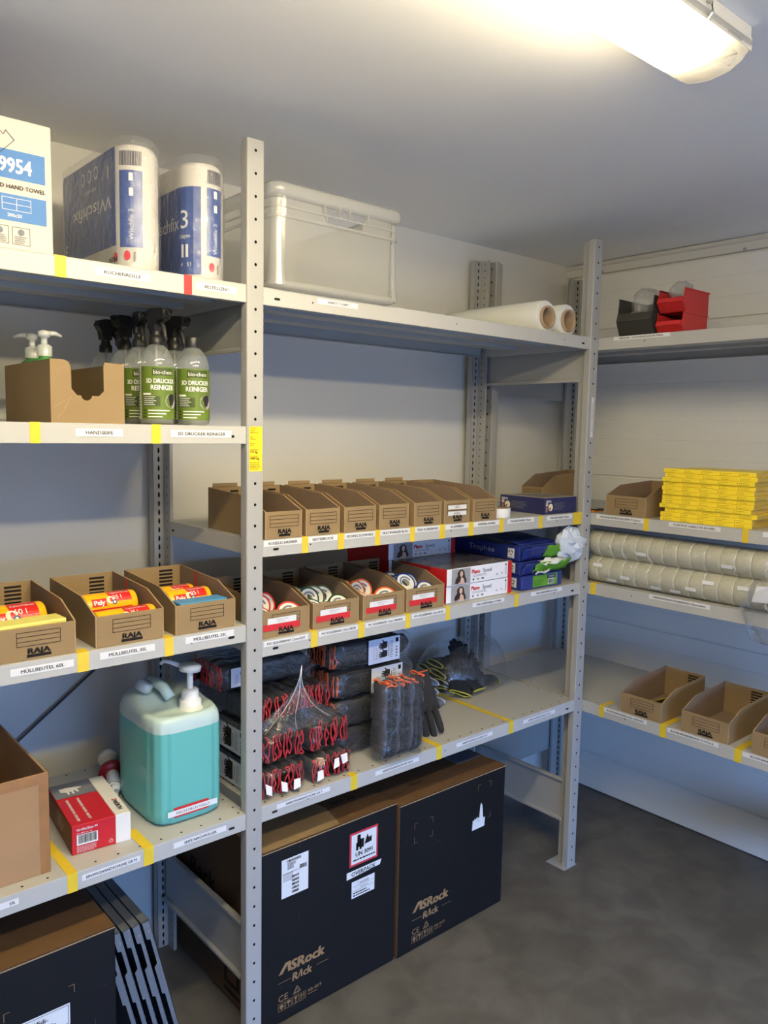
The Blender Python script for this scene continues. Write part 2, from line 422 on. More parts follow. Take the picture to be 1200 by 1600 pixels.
def front_upright(parent, x, name='upright'):
    global _front
    if _front is None:
        mb = MB(); fr = planar((0, -0.004, 0), (1, 0, 0), (0, 0, 1))
        plate_holes(mb, fr, [(-0.0195, 0.0195, i * .05, (i + 1) * .05, 0, i * .05 + .026, 0.0036, 0.0036) for i in range(44)], POSTP, 0.008)
        for s_ in (-1, 1):   # rounded corners and sides of the channel
            pr = [(s_ * 0.0195, -0.004), (s_ * 0.0213, -0.0034), (s_ * 0.0225, -0.0012), (s_ * 0.0225, 0.020), (s_ * 0.0205, 0.0215), (s_ * 0.005, 0.0215), (s_ * 0.005, 0.052), (0, 0.052)]
            k = len(pr)
            mb.add([(a, b, 0) for a, b in pr] + [(a, b, HP) for a, b in pr], [(i, i + 1, k + i + 1, k + i) for i in range(k - 1)], POSTP)
        for z in (0.0, HP):
            mb.box(-0.0195, 0.0195, -0.003, 0.019, z - 0.0005, z + 0.0005, POSTP)
        mb.box(-0.045, 0.028, -0.006, 0.075, 0.0004, 0.0025, ZINC)
        _front = mb.mesh(name)
    o = bpy.data.objects.new(name, _front); col.objects.link(o); o.parent = parent; o.location = (x, 0, 0); return o
def rear_upright(parent, x, name='rear_upright'):
    global _rear
    if _rear is None:
        mb = MB(); fr = planar((0, 0.505, 0), (1, 0, 0), (0, 0, 1)); n = int(HP / .025)
        cells = []
        for i in range(n):
            cells.append((-0.030, 0.001, i * .025, (i + 1) * .025, -0.013, i * .025 + .0125, 0.0032, 0.0082))
            cells.append((0.001, 0.030, i * .025, (i + 1) * .025, 0.019, i * .025 + .0125, 0.0032, 0.0082))
        plate_holes(mb, fr, cells, POSTP, 0.006)
        mb.box(-0.030, 0.030, 0.512, 0.530, 0, HP, POSTP)
        mb.box(-0.030, -0.0288, 0.505, 0.512, 0, HP, POSTP); mb.box(0.0288, 0.030, 0.505, 0.512, 0, HP, POSTP)
        fr2 = planar((0.002, 0.504, 0), (0, -1, 0), (0, 0, 1))
        plate_holes(mb, fr2, [(0.0, 0.036, i * .025, (i + 1) * .025, 0.018, i * .025 + .0125, 0.0024, 0.0030) for i in range(n)], POSTP, 0.003)
        mb.box(0.0055, 0.012, 0.468, 0.505, 0, HP, POSTP); mb.box(0.002, 0.0055, 0.4665, 0.4680, 0, HP, POSTP)
        _rear = mb.mesh(name)
    o = bpy.data.objects.new(name, _rear); col.objects.link(o); o.parent = parent; o.location = (x, 0, 0); return o
def brace(parent, x, z0, z1):
    mb = MB().box(-0.002, 0.002, 0.045, 0.490, z0, z1, POSTP)
    for z in (z0, z1): mb.box(-0.012, 0.004, 0.045, 0.490, z - 0.005, z + 0.005, POSTP)
    return mb.build('side_brace', parent, bevel=0.002, loc=(x, 0, 0))
TL = 0.0405
def shelf(parent, x0, x1, zt, perf=False, name='shelf_board'):
    mb = MB(); d = 0.5
    mb.box(x0, x1, 0.0, d, zt - 0.0022, zt, PAINT)
    mb.box(x0, x1, 0.0, 0.0025, zt - TL, zt - 0.002, PAINT); mb.box(x0, x1, 0.0025, 0.018, zt - TL, zt - TL + 0.0018, PAINT)
    mb.box(x0, x1, d - 0.0025, d, zt - TL, zt - 0.002, PAINT); mb.box(x0, x1, d - 0.018, d - 0.0025, zt - TL, zt - TL + 0.0018, PAINT)
    mb.box(x0, x0 + 0.002, 0.0025, d - 0.0025, zt - TL, zt - 0.002, PAINT); mb.box(x1 - 0.002, x1, 0.0025, d - 0.0025, zt - TL, zt - 0.002, PAINT)
    mb.box(x0 + .002, x1 - .002, 0.17, 0.23, zt - 0.022, zt - 0.0022, PAINT); mb.box(x0 + .002, x1 - .002, 0.32, 0.38, zt - 0.022, zt - 0.0022, PAINT)
    fr = planar((0, 0, zt), (1, 0, 0), (0, 0, 1))
    for c in (x0 + 0.048, x1 - 0.048, x0 + 0.006, x1 - 0.006):     # slots in the lip: flat patches painted dark for their shade
        hw = 0.009 if abs(c - x0) > .02 and abs(c - x1) > .02 else 0.005
        mb.poly(fr, [(c - hw, -0.0235), (c - hw + .003, -0.0265), (c + hw - .003, -0.0265), (c + hw, -0.0235), (c + hw - .003, -0.0205), (c - hw + .003, -0.0205)], DARK)
    for c in (x0 + 0.15, (x0 + x1) / 2, x1 - 0.15): mb.disc(fr, c, -0.020, 0.0022, DARK, n=8)
    ft = planar((0, 0, zt), (1, 0, 0), (0, 1, 0))
    if perf:
        n = int((x1 - x0) / 0.05)
        for i in range(n): mb.disc(ft, x0 + .03 + i * .05, 0.016, 0.0030, DARK, n=8); mb.disc(ft, x0 + .03 + i * .05, 0.484, 0.003, DARK, n=6)
        for j in range(9):
            for xx in (x0 + 0.016, x1 - 0.016): mb.disc(ft, xx, 0.05 + j * .05, 0.003, DARK, n=6)
    fs = planar((x0, 0, zt), (0, -1, 0), (0, 0, 1))     # side slots, flat dark patches too
    for c in (-0.05, -0.45): mb.poly(fs, [(c - .008, -0.0235), (c - .005, -0.0265), (c + .005, -0.0265), (c + .008, -0.0235), (c + .005, -0.0205), (c - .005, -0.0205)], DARK)
    return mb.build(name, parent, bevel=0.0012)
def marks(sh, zt, items, lab_c, lab_h, strips=0.028):
    """items: (x0, x1, 't'|'r'|text) along the front lip of a shelf"""
    fr = planar((0, 0, zt), (1, 0, 0), (0, 0, 1)); ft = planar((0, 0, zt), (1, 0, 0), (0, 1, 0))
    for it in items:
        x0, x1, t = it[:3]
        if t in ('t', 'r'):
            mt = YTAPE if t == 't' else RTAPE; L = it[3] if len(it) > 3 else strips
            m = MB().rect(fr, x0, x1, -TL, 0.0007, mt, 0.0007); m.rect(ft, x0, x1, -0.0007, L, mt, 0.0007)
            m.build('tape_strip', sh)
        else:
            c = it[3] if len(it) > 3 else lab_c
            m = MB(); m.rect(fr, x0, x1, -c - lab_h / 2, -c + lab_h / 2, PAPER, 0.0009)
            m.text(fr, t, (x0 + x1) / 2 if len(t) > 2 else x1 - .012, -c, lab_h * 0.46, INK, 0.0013, maxw=(x1 - x0) * 0.86, sx=1.12, bold=0.012)
            m.build('shelf_label', sh)

rack = thing('shelving_rack', 'light grey two-bay metal shelving rack along the back wall with yellow tape marks', 'shelving', (0, 0, 0))
for x in (-W, 0.0, W): front_upright(rack, x); rear_upright(rack, x + (0.010 if x < 1 else -0.022))
for x in (-W, 0.0, W): brace(rack, x, 0.163, 0.310); brace(rack, x, 1.738, 1.876)
Ls = [shelf(rack, -W + .013, -.013, z, p) for z, p in ((1.880, False), (1.5590, False), (1.090, False), (0.621, True))]
Ms = [shelf(rack, .013, W - .013, z, p) for z, p in ((1.880, False), (1.289, False), (1.044, False), (0.625, True))]
marks(Ls[0], 1.880, [(-.446, -.424, 't'), (-.368, -.254, 'KÜCHENROLLE'), (-.176, -.157, 'r', .004), (-.148, -.047, 'BESTELLEN!!')], .0185, .0155, .004)
marks(Ls[1], 1.559, [(-.500, -.480, 't'), (-.413, -.316, 'HANDSEIFE'), (-.253, -.232, 't'), (-.209, -.061, '3D DRUCKER REINIGER')], .0185, .0155, .004)
marks(Ls[2], 1.090, [(-.548, -.426, 'MÜLLBEUTEL 60L', .018), (-.419, -.395, 't'), (-.372, -.251, 'MÜLLBEUTEL 35L'), (-.228, -.207, 't'), (-.178, -.055, 'MÜLLBEUTEL 25L', .0125)], .0145, .0155)
marks(Ls[3], 0.621, [(-.649, -.545, 'ER'), (-.449, -.428, 't', .36), (-.419, -.290, 'EINWEGHANDSCHUHE GR M'), (-.282, -.259, 't', .10), (-.211, -.076, 'SEIFE NACHFÜLLER')], .017, .0135)
marks(Ms[0], 1.880, [(.177, .303, 'ARBEITS T-SHIRT')], .0135, .0125)
marks(Ms[1], 1.289, [(.026, .136, 'KUGELSCHREIBER'), (.137, .156, 't'), (.156, .247, 'NOTIZBLOCK'), (.249, .269, 't'), (.270, .374, 'EDDING SCHWARZ'), (.374, .392, 't'), (.392, .500, 'MULTIMARKER BLAU'), (.500, .519, 't'), (.519, .616, 'TESA KLEBEBAND'), (.616, .638, 't'), (.638, .736, 'KLAMMERN'), (.736, .758, 't'), (.758, .874, 'PAPIERKLAMMER'), (.874, .894, 't'), (.910, 1.042, 'MAGNETBAND 35mm'), (1.067, 1.088, 't'), (1.108, 1.245, 'MAGNETBAND 45mm', .010), (1.252, 1.300, 't')], .0085, .0145, .008)
marks(Ms[2], 1.044, [(.027, .158, 'PVC ISOLIERBAND 1,5cm ROT'), (.167, .188, 't'), (.191, .320, 'PVC ISOLIERBAND 1,5cm GRÜN'), (.322, .342, 't'), (.345, .489, 'PVC ISOLIERBAND 1,5cm ORANGE'), (.491, .509, 't'), (.514, .649, 'PVC ISOLIERBAND 1,5cm BLAU'), (.651, .668, 't'), (.764, .910, 'DRUCKERPAPIER A4 WEIß'), (.959, .980, 't'), (1.041, 1.205, 'DRUCKERPAPIER A4 GELB')], .0095, .0135)
marks(Ms[3], 0.625, [(.067, .233, 'ARBEITSHANDSCHUHE GR 7', .013), (.304, .326, 't', .02), (.390, .555, 'ARBEITSHANDSCHUHE GR 8'), (.628, .649, 't', .46), (.712, .875, 'ARBEITSHANDSCHUHE GR 9'), (.955, .977, 't', .46), (1.026, 1.196, 'ARBEITSHANDSCHUHE GR 10')], .0165, .0125)
# thin cross-bracing rods on the back of the left bay
MB().tube([(-1.28, 0.545, 0.045), (0.03, 0.545, 1.037)], 0.0035, M('brace_rod', (96, 98, 100), 0.4, 0.6), n=8).build('cross_rod', rack)
# yellow load sticker on the shared upright
st = MB(); f_ = planar((0, -0.004, 0), (1, 0, 0), (0, 0, 1))
st.rect(f_, -.0165, .0188, 1.455, 1.559, M('yellow_sticker', (236, 210, 40), 0.4))
for i, (t, h, b) in enumerate((('Hersteller:', .0032, 0), ('Schulte', .0032, 0), ('Lagertechnik', .0032, 0), ('', .0, 0), ('Typ:', .0032, 0), ('Multiplus', .0032, 0), ('', 0, 0), ('Baujahr:', .0032, 0), ('2021', .0032, 0), ('', 0, 0), ('max. Fachlast', .003, 0), ('175 kg', .0058, .02), ('', 0, 0), ('max. Feldlast', .003, 0), ('1400 kg', .0058, .02), ('', 0, 0), ('Die Summe der', .003, 0), ('Fachlasten darf', .003, 0), ('die Feldlast nicht', .003, 0), ('überschreiten.', .003, 0))):
    if t: st.text(f_, t, -.0145, 1.5555 - 0.0050 * i, h, INKB, align='l', bold=b, maxw=.031)
st.build('load_sticker', rack)

rack2 = thing('shelving_rack', 'light grey metal shelving rack along the panelled right wall holding yellow boxes', 'shelving', (1.350, 0, 0), -math.pi / 2)
for x in (-0.487, W - 0.487): front_upright(rack2, x); rear_upright(rack2, x + 0.008)
for x in (-0.487, W - 0.487): brace(rack2, x, 0.163, 0.310); brace(rack2, x, 1.700, 1.838)
Rs = [shelf(rack2, -0.474, W - 0.5, z, p) for z, p in ((1.880, False), (1.285, False), (1.041, False), (0.617, True))]
marks(Rs[0], 1.880, [(.061, .265, 'DEKOMM.  TISCH-MONTAGE-MATERIAL')], .0065, .0125)
marks(Rs[1], 1.285, [(.026, .208, 'VISITENKARTENTASCHEN 9,5x6cm'), (.208, .226, 't', .004), (.296, .467, 'TOPSTICK LABELS A4 65LABEL'), (.533, .552, 't', .004), (.593, .713, ' ')], .0095, .0145)
marks(Rs[2], 1.041, [(.016, .037, 't', .03), (.241, .449, 'VERPACKUNGS-KLEBEBAND 50mmx66m')], .009, .0145)
marks(Rs[3], 0.617, [(.074, .092, 't', .07), (.093, .258, 'BODENMARKIERUNG GERADE'), (.305, .327, 't', .10), (.330, .503, 'BODENMARKIERUNG T-STÜCK'), (.553, .575, 't', .10), (.577, .725, 'BODENMARKIERUNG')], .009, .0145)
st = MB(); f_ = planar((W + .004, -0.004, 0), (0, 0, 1), (-1, 0, 0))
st.rect(f_, 1.545, 1.68, -.006, .008, PAPER); st.text(f_, 'SCHULTE LAGERTECHNIK', 1.612, .001, .006, INKB, maxw=.12)
st.build('maker_sticker', rack)

# ---------------------------------------------------------------- shelf bins of brown cardboard
G_BIN = 'brown cardboard shelf bins'
def bin_print(mb, w, hf, tb=True):
    fr = planar((0, 0, 0), (1, 0, 0), (0, 0, 1)); k = min(1.0, w / 0.15)
    u0, u1 = (0.24 * w, 0.80 * w) if w > .12 else (0.12 * w, 0.90 * w)
    v0, v1 = hf * 0.42, hf * 0.85; t = 0.0012
    mb.ring(fr, u0, u1, v0, v1, t, INKB)
    for i in (1, 2): mb.rect(fr, u0, u1, v0 + (v1 - v0) * i / 3 - t / 2, v0 + (v1 - v0) * i / 3 + t / 2, INKB)
    cu = 0.52 * w; mb.text(fr, 'RAJA', cu, hf * 0.275, hf * 0.165, INK, bold=0.045, sx=1.3, maxw=.35 * w)
    mb.rect(fr, cu - .155 * w, cu + .155 * w, hf * 0.075, hf * 0.165, INK)
def raja_bin(loc, w, label, rz=0.0, d=0.28, hf=0.067, hb=0.108, bend=(0.080, 0.098), redstripe=False, stickers=None, redtape=False, flap=False):
    t = 0.003
    r = thing('shelf_bin', label, 'bin', loc, rz, G_BIN)
    mb = MB()
    side = [(0, 0), (0, hf), (bend[0], bend[1]), (d, hb), (d, 0)]
    def wall_x(x0, x1, outer_first):
        n = len(side); a = [(x0, y, z) for y, z in side]; b = [(x1, y, z) for y, z in side]
        mb.add(a, [tuple(range(n))], CARD if outer_first else CARDI); mb.add(b, [tuple(range(n))[::-1]], CARDI if outer_first else CARD)
        mb.add(a + b, [(i, (i + 1) % n, n + (i + 1) % n, n + i) for i in range(n)], CARDE)
    wall_x(0, t, True); wall_x(w - t, w, False)
    mb.box(t, w - t, 0, 0.0055, 0.0, hf - 0.0006, CARD)
    mb.box(t, w - t, d - t, d, 0.0, hb, CARD)
    mb.box(t, w - t, 0.0055, d - t, 0.0, t, CARDI2)
    if flap: mb.box(w * .1, w * .80, d - t - .002, d - t, hb, hb + .010, CARD)
    mb.build('body', r, bevel=0.0012)
    p = MB(); bin_print(p, w, hf)
    fb = planar((0, d - t, 0), (1, 0, 0), (0, 0, 1))
    p.build('printed_artwork', r); p = MB()
    for i in range(5): p.rect(fb, w * .60, w * .84, hb * (.52 + .085 * i), hb * (.57 + .085 * i), INK)   # print on the back wall
    p.build('back_wall_print', r)
    fr = planar((0, 0, 0), (1, 0, 0), (0, 0, 1))
    if redstripe:
        fi = planar((w - t, d, 0), (0, -1, 0), (0, 0, 1))
        m = MB(); m.rect(fi, d * 0.30, d * 0.345, 0.004, 0.101, RTAPE); m.build('red_stripe', r)
    if redtape:
        m = MB(); m.rect(fr, .07 * w, .80 * w, hf * .26, hf * .50, RTAPE, .0012); m.build('red_tape', r)
        m = MB(); m.rect(fr, .15 * w, .72 * w, hf * .50, hf * .72, PAPER, .0014)
        m.text(fr, 'Isolierband 15 mm', .44 * w, hf * .655, hf * .05, LGREY, .002, maxw=.3 * w); m.text(fr, 'PVC 10 m', .42 * w, hf * .565, hf * .05, LGREY, .002); m.build('paper_label', r)
    if stickers:
        for i, s_ in enumerate(stickers):
            m = MB(); v0 = hf * (.70 - .27 * i); m.rect(fr, .14 * w, .86 * w, v0 - hf * .09, v0 + hf * .09, PAPER, .0014); m.text(fr, s_, .5 * w, v0, hf * .10, INKB, .002); m.build('paper_label', r)
    return r
Z3 = 1.0902
raja_bin((-.5695, .0085, Z3), .152, 'cardboard shelf bin above the MÜLLBEUTEL 60L label')
raja_bin((-.3765, .0105, Z3), .152, 'cardboard shelf bin above the MÜLLBEUTEL 35L label', redstripe=True)
raja_bin((-.1975, .0090, Z3), .152, 'cardboard shelf bin above the MÜLLBEUTEL 25L label', redstripe=True)
Z2 = 1.2892
for i, (x, t) in enumerate(((.034, 'KUGELSCHREIBER'), (.154, 'NOTIZBLOCK'), (.274, 'EDDING SCHWARZ'), (.395, 'MULTIMARKER BLAU'), (.521, 'TESA KLEBEBAND'), (.641, 'KLAMMERN'), (.760, 'PAPIERKLAMMER'))):
    raja_bin((x, .006 + .002 * (i % 2), Z2), .107, 'narrow cardboard shelf bin above the %s label' % t, stickers=('HEFT-', 'BÜRO-') if i == 5 else None, flap=i < 6)
ZM3 = 1.0442
for x, w, t in ((.0235, .148, 'PVC ISOLIERBAND ROT'), (.182, .151, 'PVC ISOLIERBAND GRÜN'), (.347, .150, 'PVC ISOLIERBAND ORANGE'), (.505, .150, 'PVC ISOLIERBAND BLAU')):
    raja_bin((x, .013, ZM3), w, 'cardboard shelf bin with red tape above the %s label' % t, redtape=True)
RZ = -math.pi / 2
raja_bin((1.356, -.057, 1.2852), .152, 'closed-side cardboard bin beside the stack of yellow boxes', RZ)
raja_bin((1.372, .325, 1.2852), .10, 'cardboard bin far back in the corner behind the dark blue box', RZ, hf=.072, hb=.128, bend=(.075, .115))
raja_bin((1.356, -.153, .6172), .152, 'open cardboard bin with yellow strip inside above BODENMARKIERUNG GERADE', RZ)
raja_bin((1.356, -.374, .6172), .156, 'open cardboard bin above BODENMARKIERUNG T-STÜCK label', RZ)
raja_bin((1.356, -.600, .6172), .152, 'cardboard bin cut by the right picture edge', RZ)

# ---------------------------------------------------------------- rolls of bin bags
BAGY = M('yellow_bag_film', (240, 178, 26), 0.30, noise=0.04, scale=30, bump=0.15, bscale=60)
BAGR = M('red_bag_print', (196, 38, 36), 0.32, noise=0.04, scale=30)
def bag_roll(loc, rz, L, r, text, label):
    o = thing('bag_roll', label, 'bag roll', loc, rz, 'rolls of bin bags')
    mb = MB(); rnd = random.Random(int(L * 1e5))
    prof = [(r * .30, -L / 2 + .004), (r * .55, -L / 2), (r * .95, -L / 2), (r, -L / 2 + .003), (r * 1.01, -L / 4), (r * .99, 0), (r * 1.01, L / 4), (r, L / 2 - .003), (r * .95, L / 2), (r * .55, L / 2), (r * .30, L / 2 - .004)]
    mb.lathe(prof, BAGY, n=22, axis='x', fn=lambda q, z, a: q * (1 + .012 * math.sin(5 * a + z * 30)))
    mb.lathe([(r * .30, -L / 2 + .004), (r * .30, L / 2 - .004)], DARK, n=12, axis='x')
    mb.build('roll', o)
    # printed band facing up and forwards: u runs along the roll, v round it
    def fr(u, v, e):
        a = v / r; q = r * 1.012 + e
        return Vector((u, -q * math.cos(a), q * math.sin(a)))
    p = MB()
    def band(u0, u1, v0, v1, mat, e=.0003, n=8):
        vs_ = []; fs = []
        for i in range(n + 1):
            v = v0 + (v1 - v0) * i / n; vs_ += [fr(u0, v, e), fr(u1, v, e)]
        p.add(vs_, [(2 * i, 2 * i + 1, 2 * i + 3, 2 * i + 2) for i in range(n)], mat)
    band(-L * .05, L * .38, r * .45, r * 1.55, BAGR); band(-L * .5 + .004, L * .38, -r * .35, r * .02, BAGR)
    band(-L * .40, -L * .12, r * .2, r * .8, BAGR)
    p.text(fr, 'Pely', -L * .26, r * .5, r * .36, WINK, .0009, bold=.03)
    p.text(fr, text, L * .10, r * .80, r * .34, WINK, .0009, bold=.01)
    p.text(fr, 'Zugband-Müllbeutel', L * .16, r * 1.22, r * .16, WINK, .0009, maxw=L * .38)
    p.disc(fr, -L * .04, r * .62, r * .30, M('printed_cream', (222, 214, 186), .5), .0010); p.disc(fr, L * .03, r * .42, r * .18, M('printed_blue', (40, 60, 120), .5), .0012)
    p.disc(fr, L * .03, r * .42, r * .09, WINK, .0014)
    p.rect(fr, L * .26, L * .30, r * .5, r * 1.3, M('printed_dark', (70, 40, 50), .6), .0008)
    p.build('printed_artwork', o); return o
bag_roll((-.505, .155, Z3 + .044), .05, .135, .040, '60 l', 'thick yellow and red bag roll in the MÜLLBEUTEL 60L bin')
bag_roll((-.300, .135, Z3 + .060), .04, .118, .030, '35 l', 'upper yellow and red bag roll in the MÜLLBEUTEL 35L bin')
bag_roll((-.299, .048, Z3 + .043), .10, .135, .027, '35 l', 'front yellow and red bag roll in the MÜLLBEUTEL 35L bin')
bag_roll((-.121, .110, Z3 + .052), .06, .110, .030, '25 l', 'larger yellow bag roll in the MÜLLBEUTEL 25L bin')
bag_roll((-.121, .185, Z3 + .050), .05, .105, .026, '25 l', 'rear yellow bag roll in the MÜLLBEUTEL 25L bin')
# rolls lie on folded bags
def folded(loc, w, d, h, rgb, label, rz=0.0, name='folded_bags', cat='bags'):
    mb = MB(); rnd = random.Random(int(abs(loc[0]) * 1e4)); n = 5
    for k in range(n):
        z0 = h * k / n; j = lambda: rnd.uniform(-.003, .003)
        mb.box(-w / 2 + j(), w / 2 + j(), -d / 2 + j(), d / 2 + j(), z0, z0 + h / n - .0008, M(name + '%d' % rgb[2], rgb, .4, noise=.05, scale=25))
    o = mb.build(name, loc=loc, bevel=.002); o.rotation_euler = (0, 0, rz)
    return tag(o, label, cat)
folded((-.4975, .0450, Z3 + .0031), .135, .050, .070, (226, 218, 112), 'pale yellow folded bags at the front of the MÜLLBEUTEL 60L bin', .06)
folded((-.1215, .0430, Z3 + .0031), .125, .045, .066, (70, 140, 190), 'blue folded bags at the front of the MÜLLBEUTEL 25L bin', .03)
for i, (x, y, h) in enumerate(((-.300, .135, .026), (-.299, .050, .0125), (-.121, .110, .0185), (-.121, .185, .0205))):
    folded((x, y, Z3 + .0031), .12, .040, h, (214, 176, 60), ('flat bag bundle under the upper roll in the 35L bin', 'flat bag bundle under the front roll in the 35L bin', 'flat bag bundle under the larger roll in the 25L bin', 'flat bag bundle under the rear roll in the 25L bin')[i])

# ---------------------------------------------------------------- left bay, top shelf
def carton_box(name, label, x0, x1, y0, y1, z0, z1, mats, cat='box', rz=0.0, bevel=.003, parts=None):
    """closed carton at its front-left-bottom corner; mats = front, side, top"""
    r = thing(name, label, cat, (x0, y0, z0), rz)
    w, d, h = x1 - x0, y1 - y0, z1 - z0
    mb = MB()
    v = [(0, 0, 0), (w, 0, 0), (w, d, 0), (0, d, 0), (0, 0, h), (w, 0, h), (w, d, h), (0, d, h)]
    mb.add(v, [(0, 1, 5, 4)], mats[0]); mb.add(v, [(2, 3, 7, 6)], mats[0]); mb.add(v, [(3, 0, 4, 7), (1, 2, 6, 5)], mats[1]); mb.add(v, [(4, 5, 6, 7), (0, 3, 2, 1)], mats[2])
    # weld the eight corners so that edges bevel
    mb2 = MB(); mb2.mats = mb.mats; mb2.v = v; mb2.f = [(0, 1, 5, 4), (2, 3, 7, 6), (3, 0, 4, 7), (1, 2, 6, 5), (4, 5, 6, 7), (0, 3, 2, 1)]
    ix = [mb.mats.index(m) for m in (mats[0], mats[0], mats[1], mats[1], mats[2], mats[2])]; mb2.m = ix; mb2.sm = [False] * 6
    mb2.build('body', r, bevel=bevel)
    F = planar((0, 0, 0), (1, 0, 0), (0, 0, 1)); S = planar((0, d, 0), (0, -1, 0), (0, 0, 1)); T = planar((0, 0, h), (1, 0, 0), (0, 1, 0))
    return r, F, S, T, (w, d, h)
BOXW = M('white_carton', (194, 190, 183), .6, noise=.015); CBLU = M('printed_sky_blue', (62, 116, 178), .55)
r, F, S, T, (w, d, h) = carton_box('hand_towel_carton', 'white carton of hand towels with blue bands and number 19954', -.86, -.443, .012, .34, 1.8802, 2.118, (BOXW, BOXW, CARD))
p = MB()
p.rect(F, .0, w - .013, .128, .180, CBLU); p.rect(F, 0, w - .012, .052, .100, CBLU)
p.text(F, '19954', w - .038, .153, .0265, WINK, align='r', bold=.03, sx=.80)
p.text(F, 'SPECIAL', w - .107, .1232, .0065, INKB, align='r', bold=.01); p.text(F, 'V-FOLD HAND TOWEL', w - .0135, .1140, .0076, INKB, align='r', bold=.01); p.text(F, 'VIRGIN PULP', w - .102, .1047, .0050, LGREY, align='r')
p.text(F, '200x20', w - .070, .0625, .0062, WINK, bold=.02)
for a in ((w - .092, w - .040, .071, .094),): p.ring(F, *a, .0008, WINK, 2 * EPS); p.rect(F, w - .0664, w - .0656, .071, .094, WINK, 2 * EPS); p.rect(F, w - .092, w - .040, .0822, .083, WINK, 2 * EPS)
for u in (w - .113, w - .075): p.ring(F, u, u + .032, .010, .042, .0007, INKB); p.disc(F, u + .016, .033, .006, LGREY, 2 * EPS); p.lines(F, u + .004, u + .028, .012, .026, 4, LGREY, int(u * 1e4))
zz = [(w - .113, .192), (w - .096, .214), (w - .086, .205), (w - .082, .213), (w - .067, .198), (w - .092, .172)]
for i in range(len(zz)):
    (a, b), (c, e_) = zz[i], zz[(i + 1) % len(zz)]; dx, dy = c - a, e_ - b; l = math.hypot(dx, dy); nx, ny = -dy / l * .0005, dx / l * .0005
    p.poly(F, [(a + nx, b + ny), (c + nx, e_ + ny), (c - nx, e_ - ny), (a - nx, b - ny)], INKB, 3 * EPS)
p.build('printed_artwork', r)

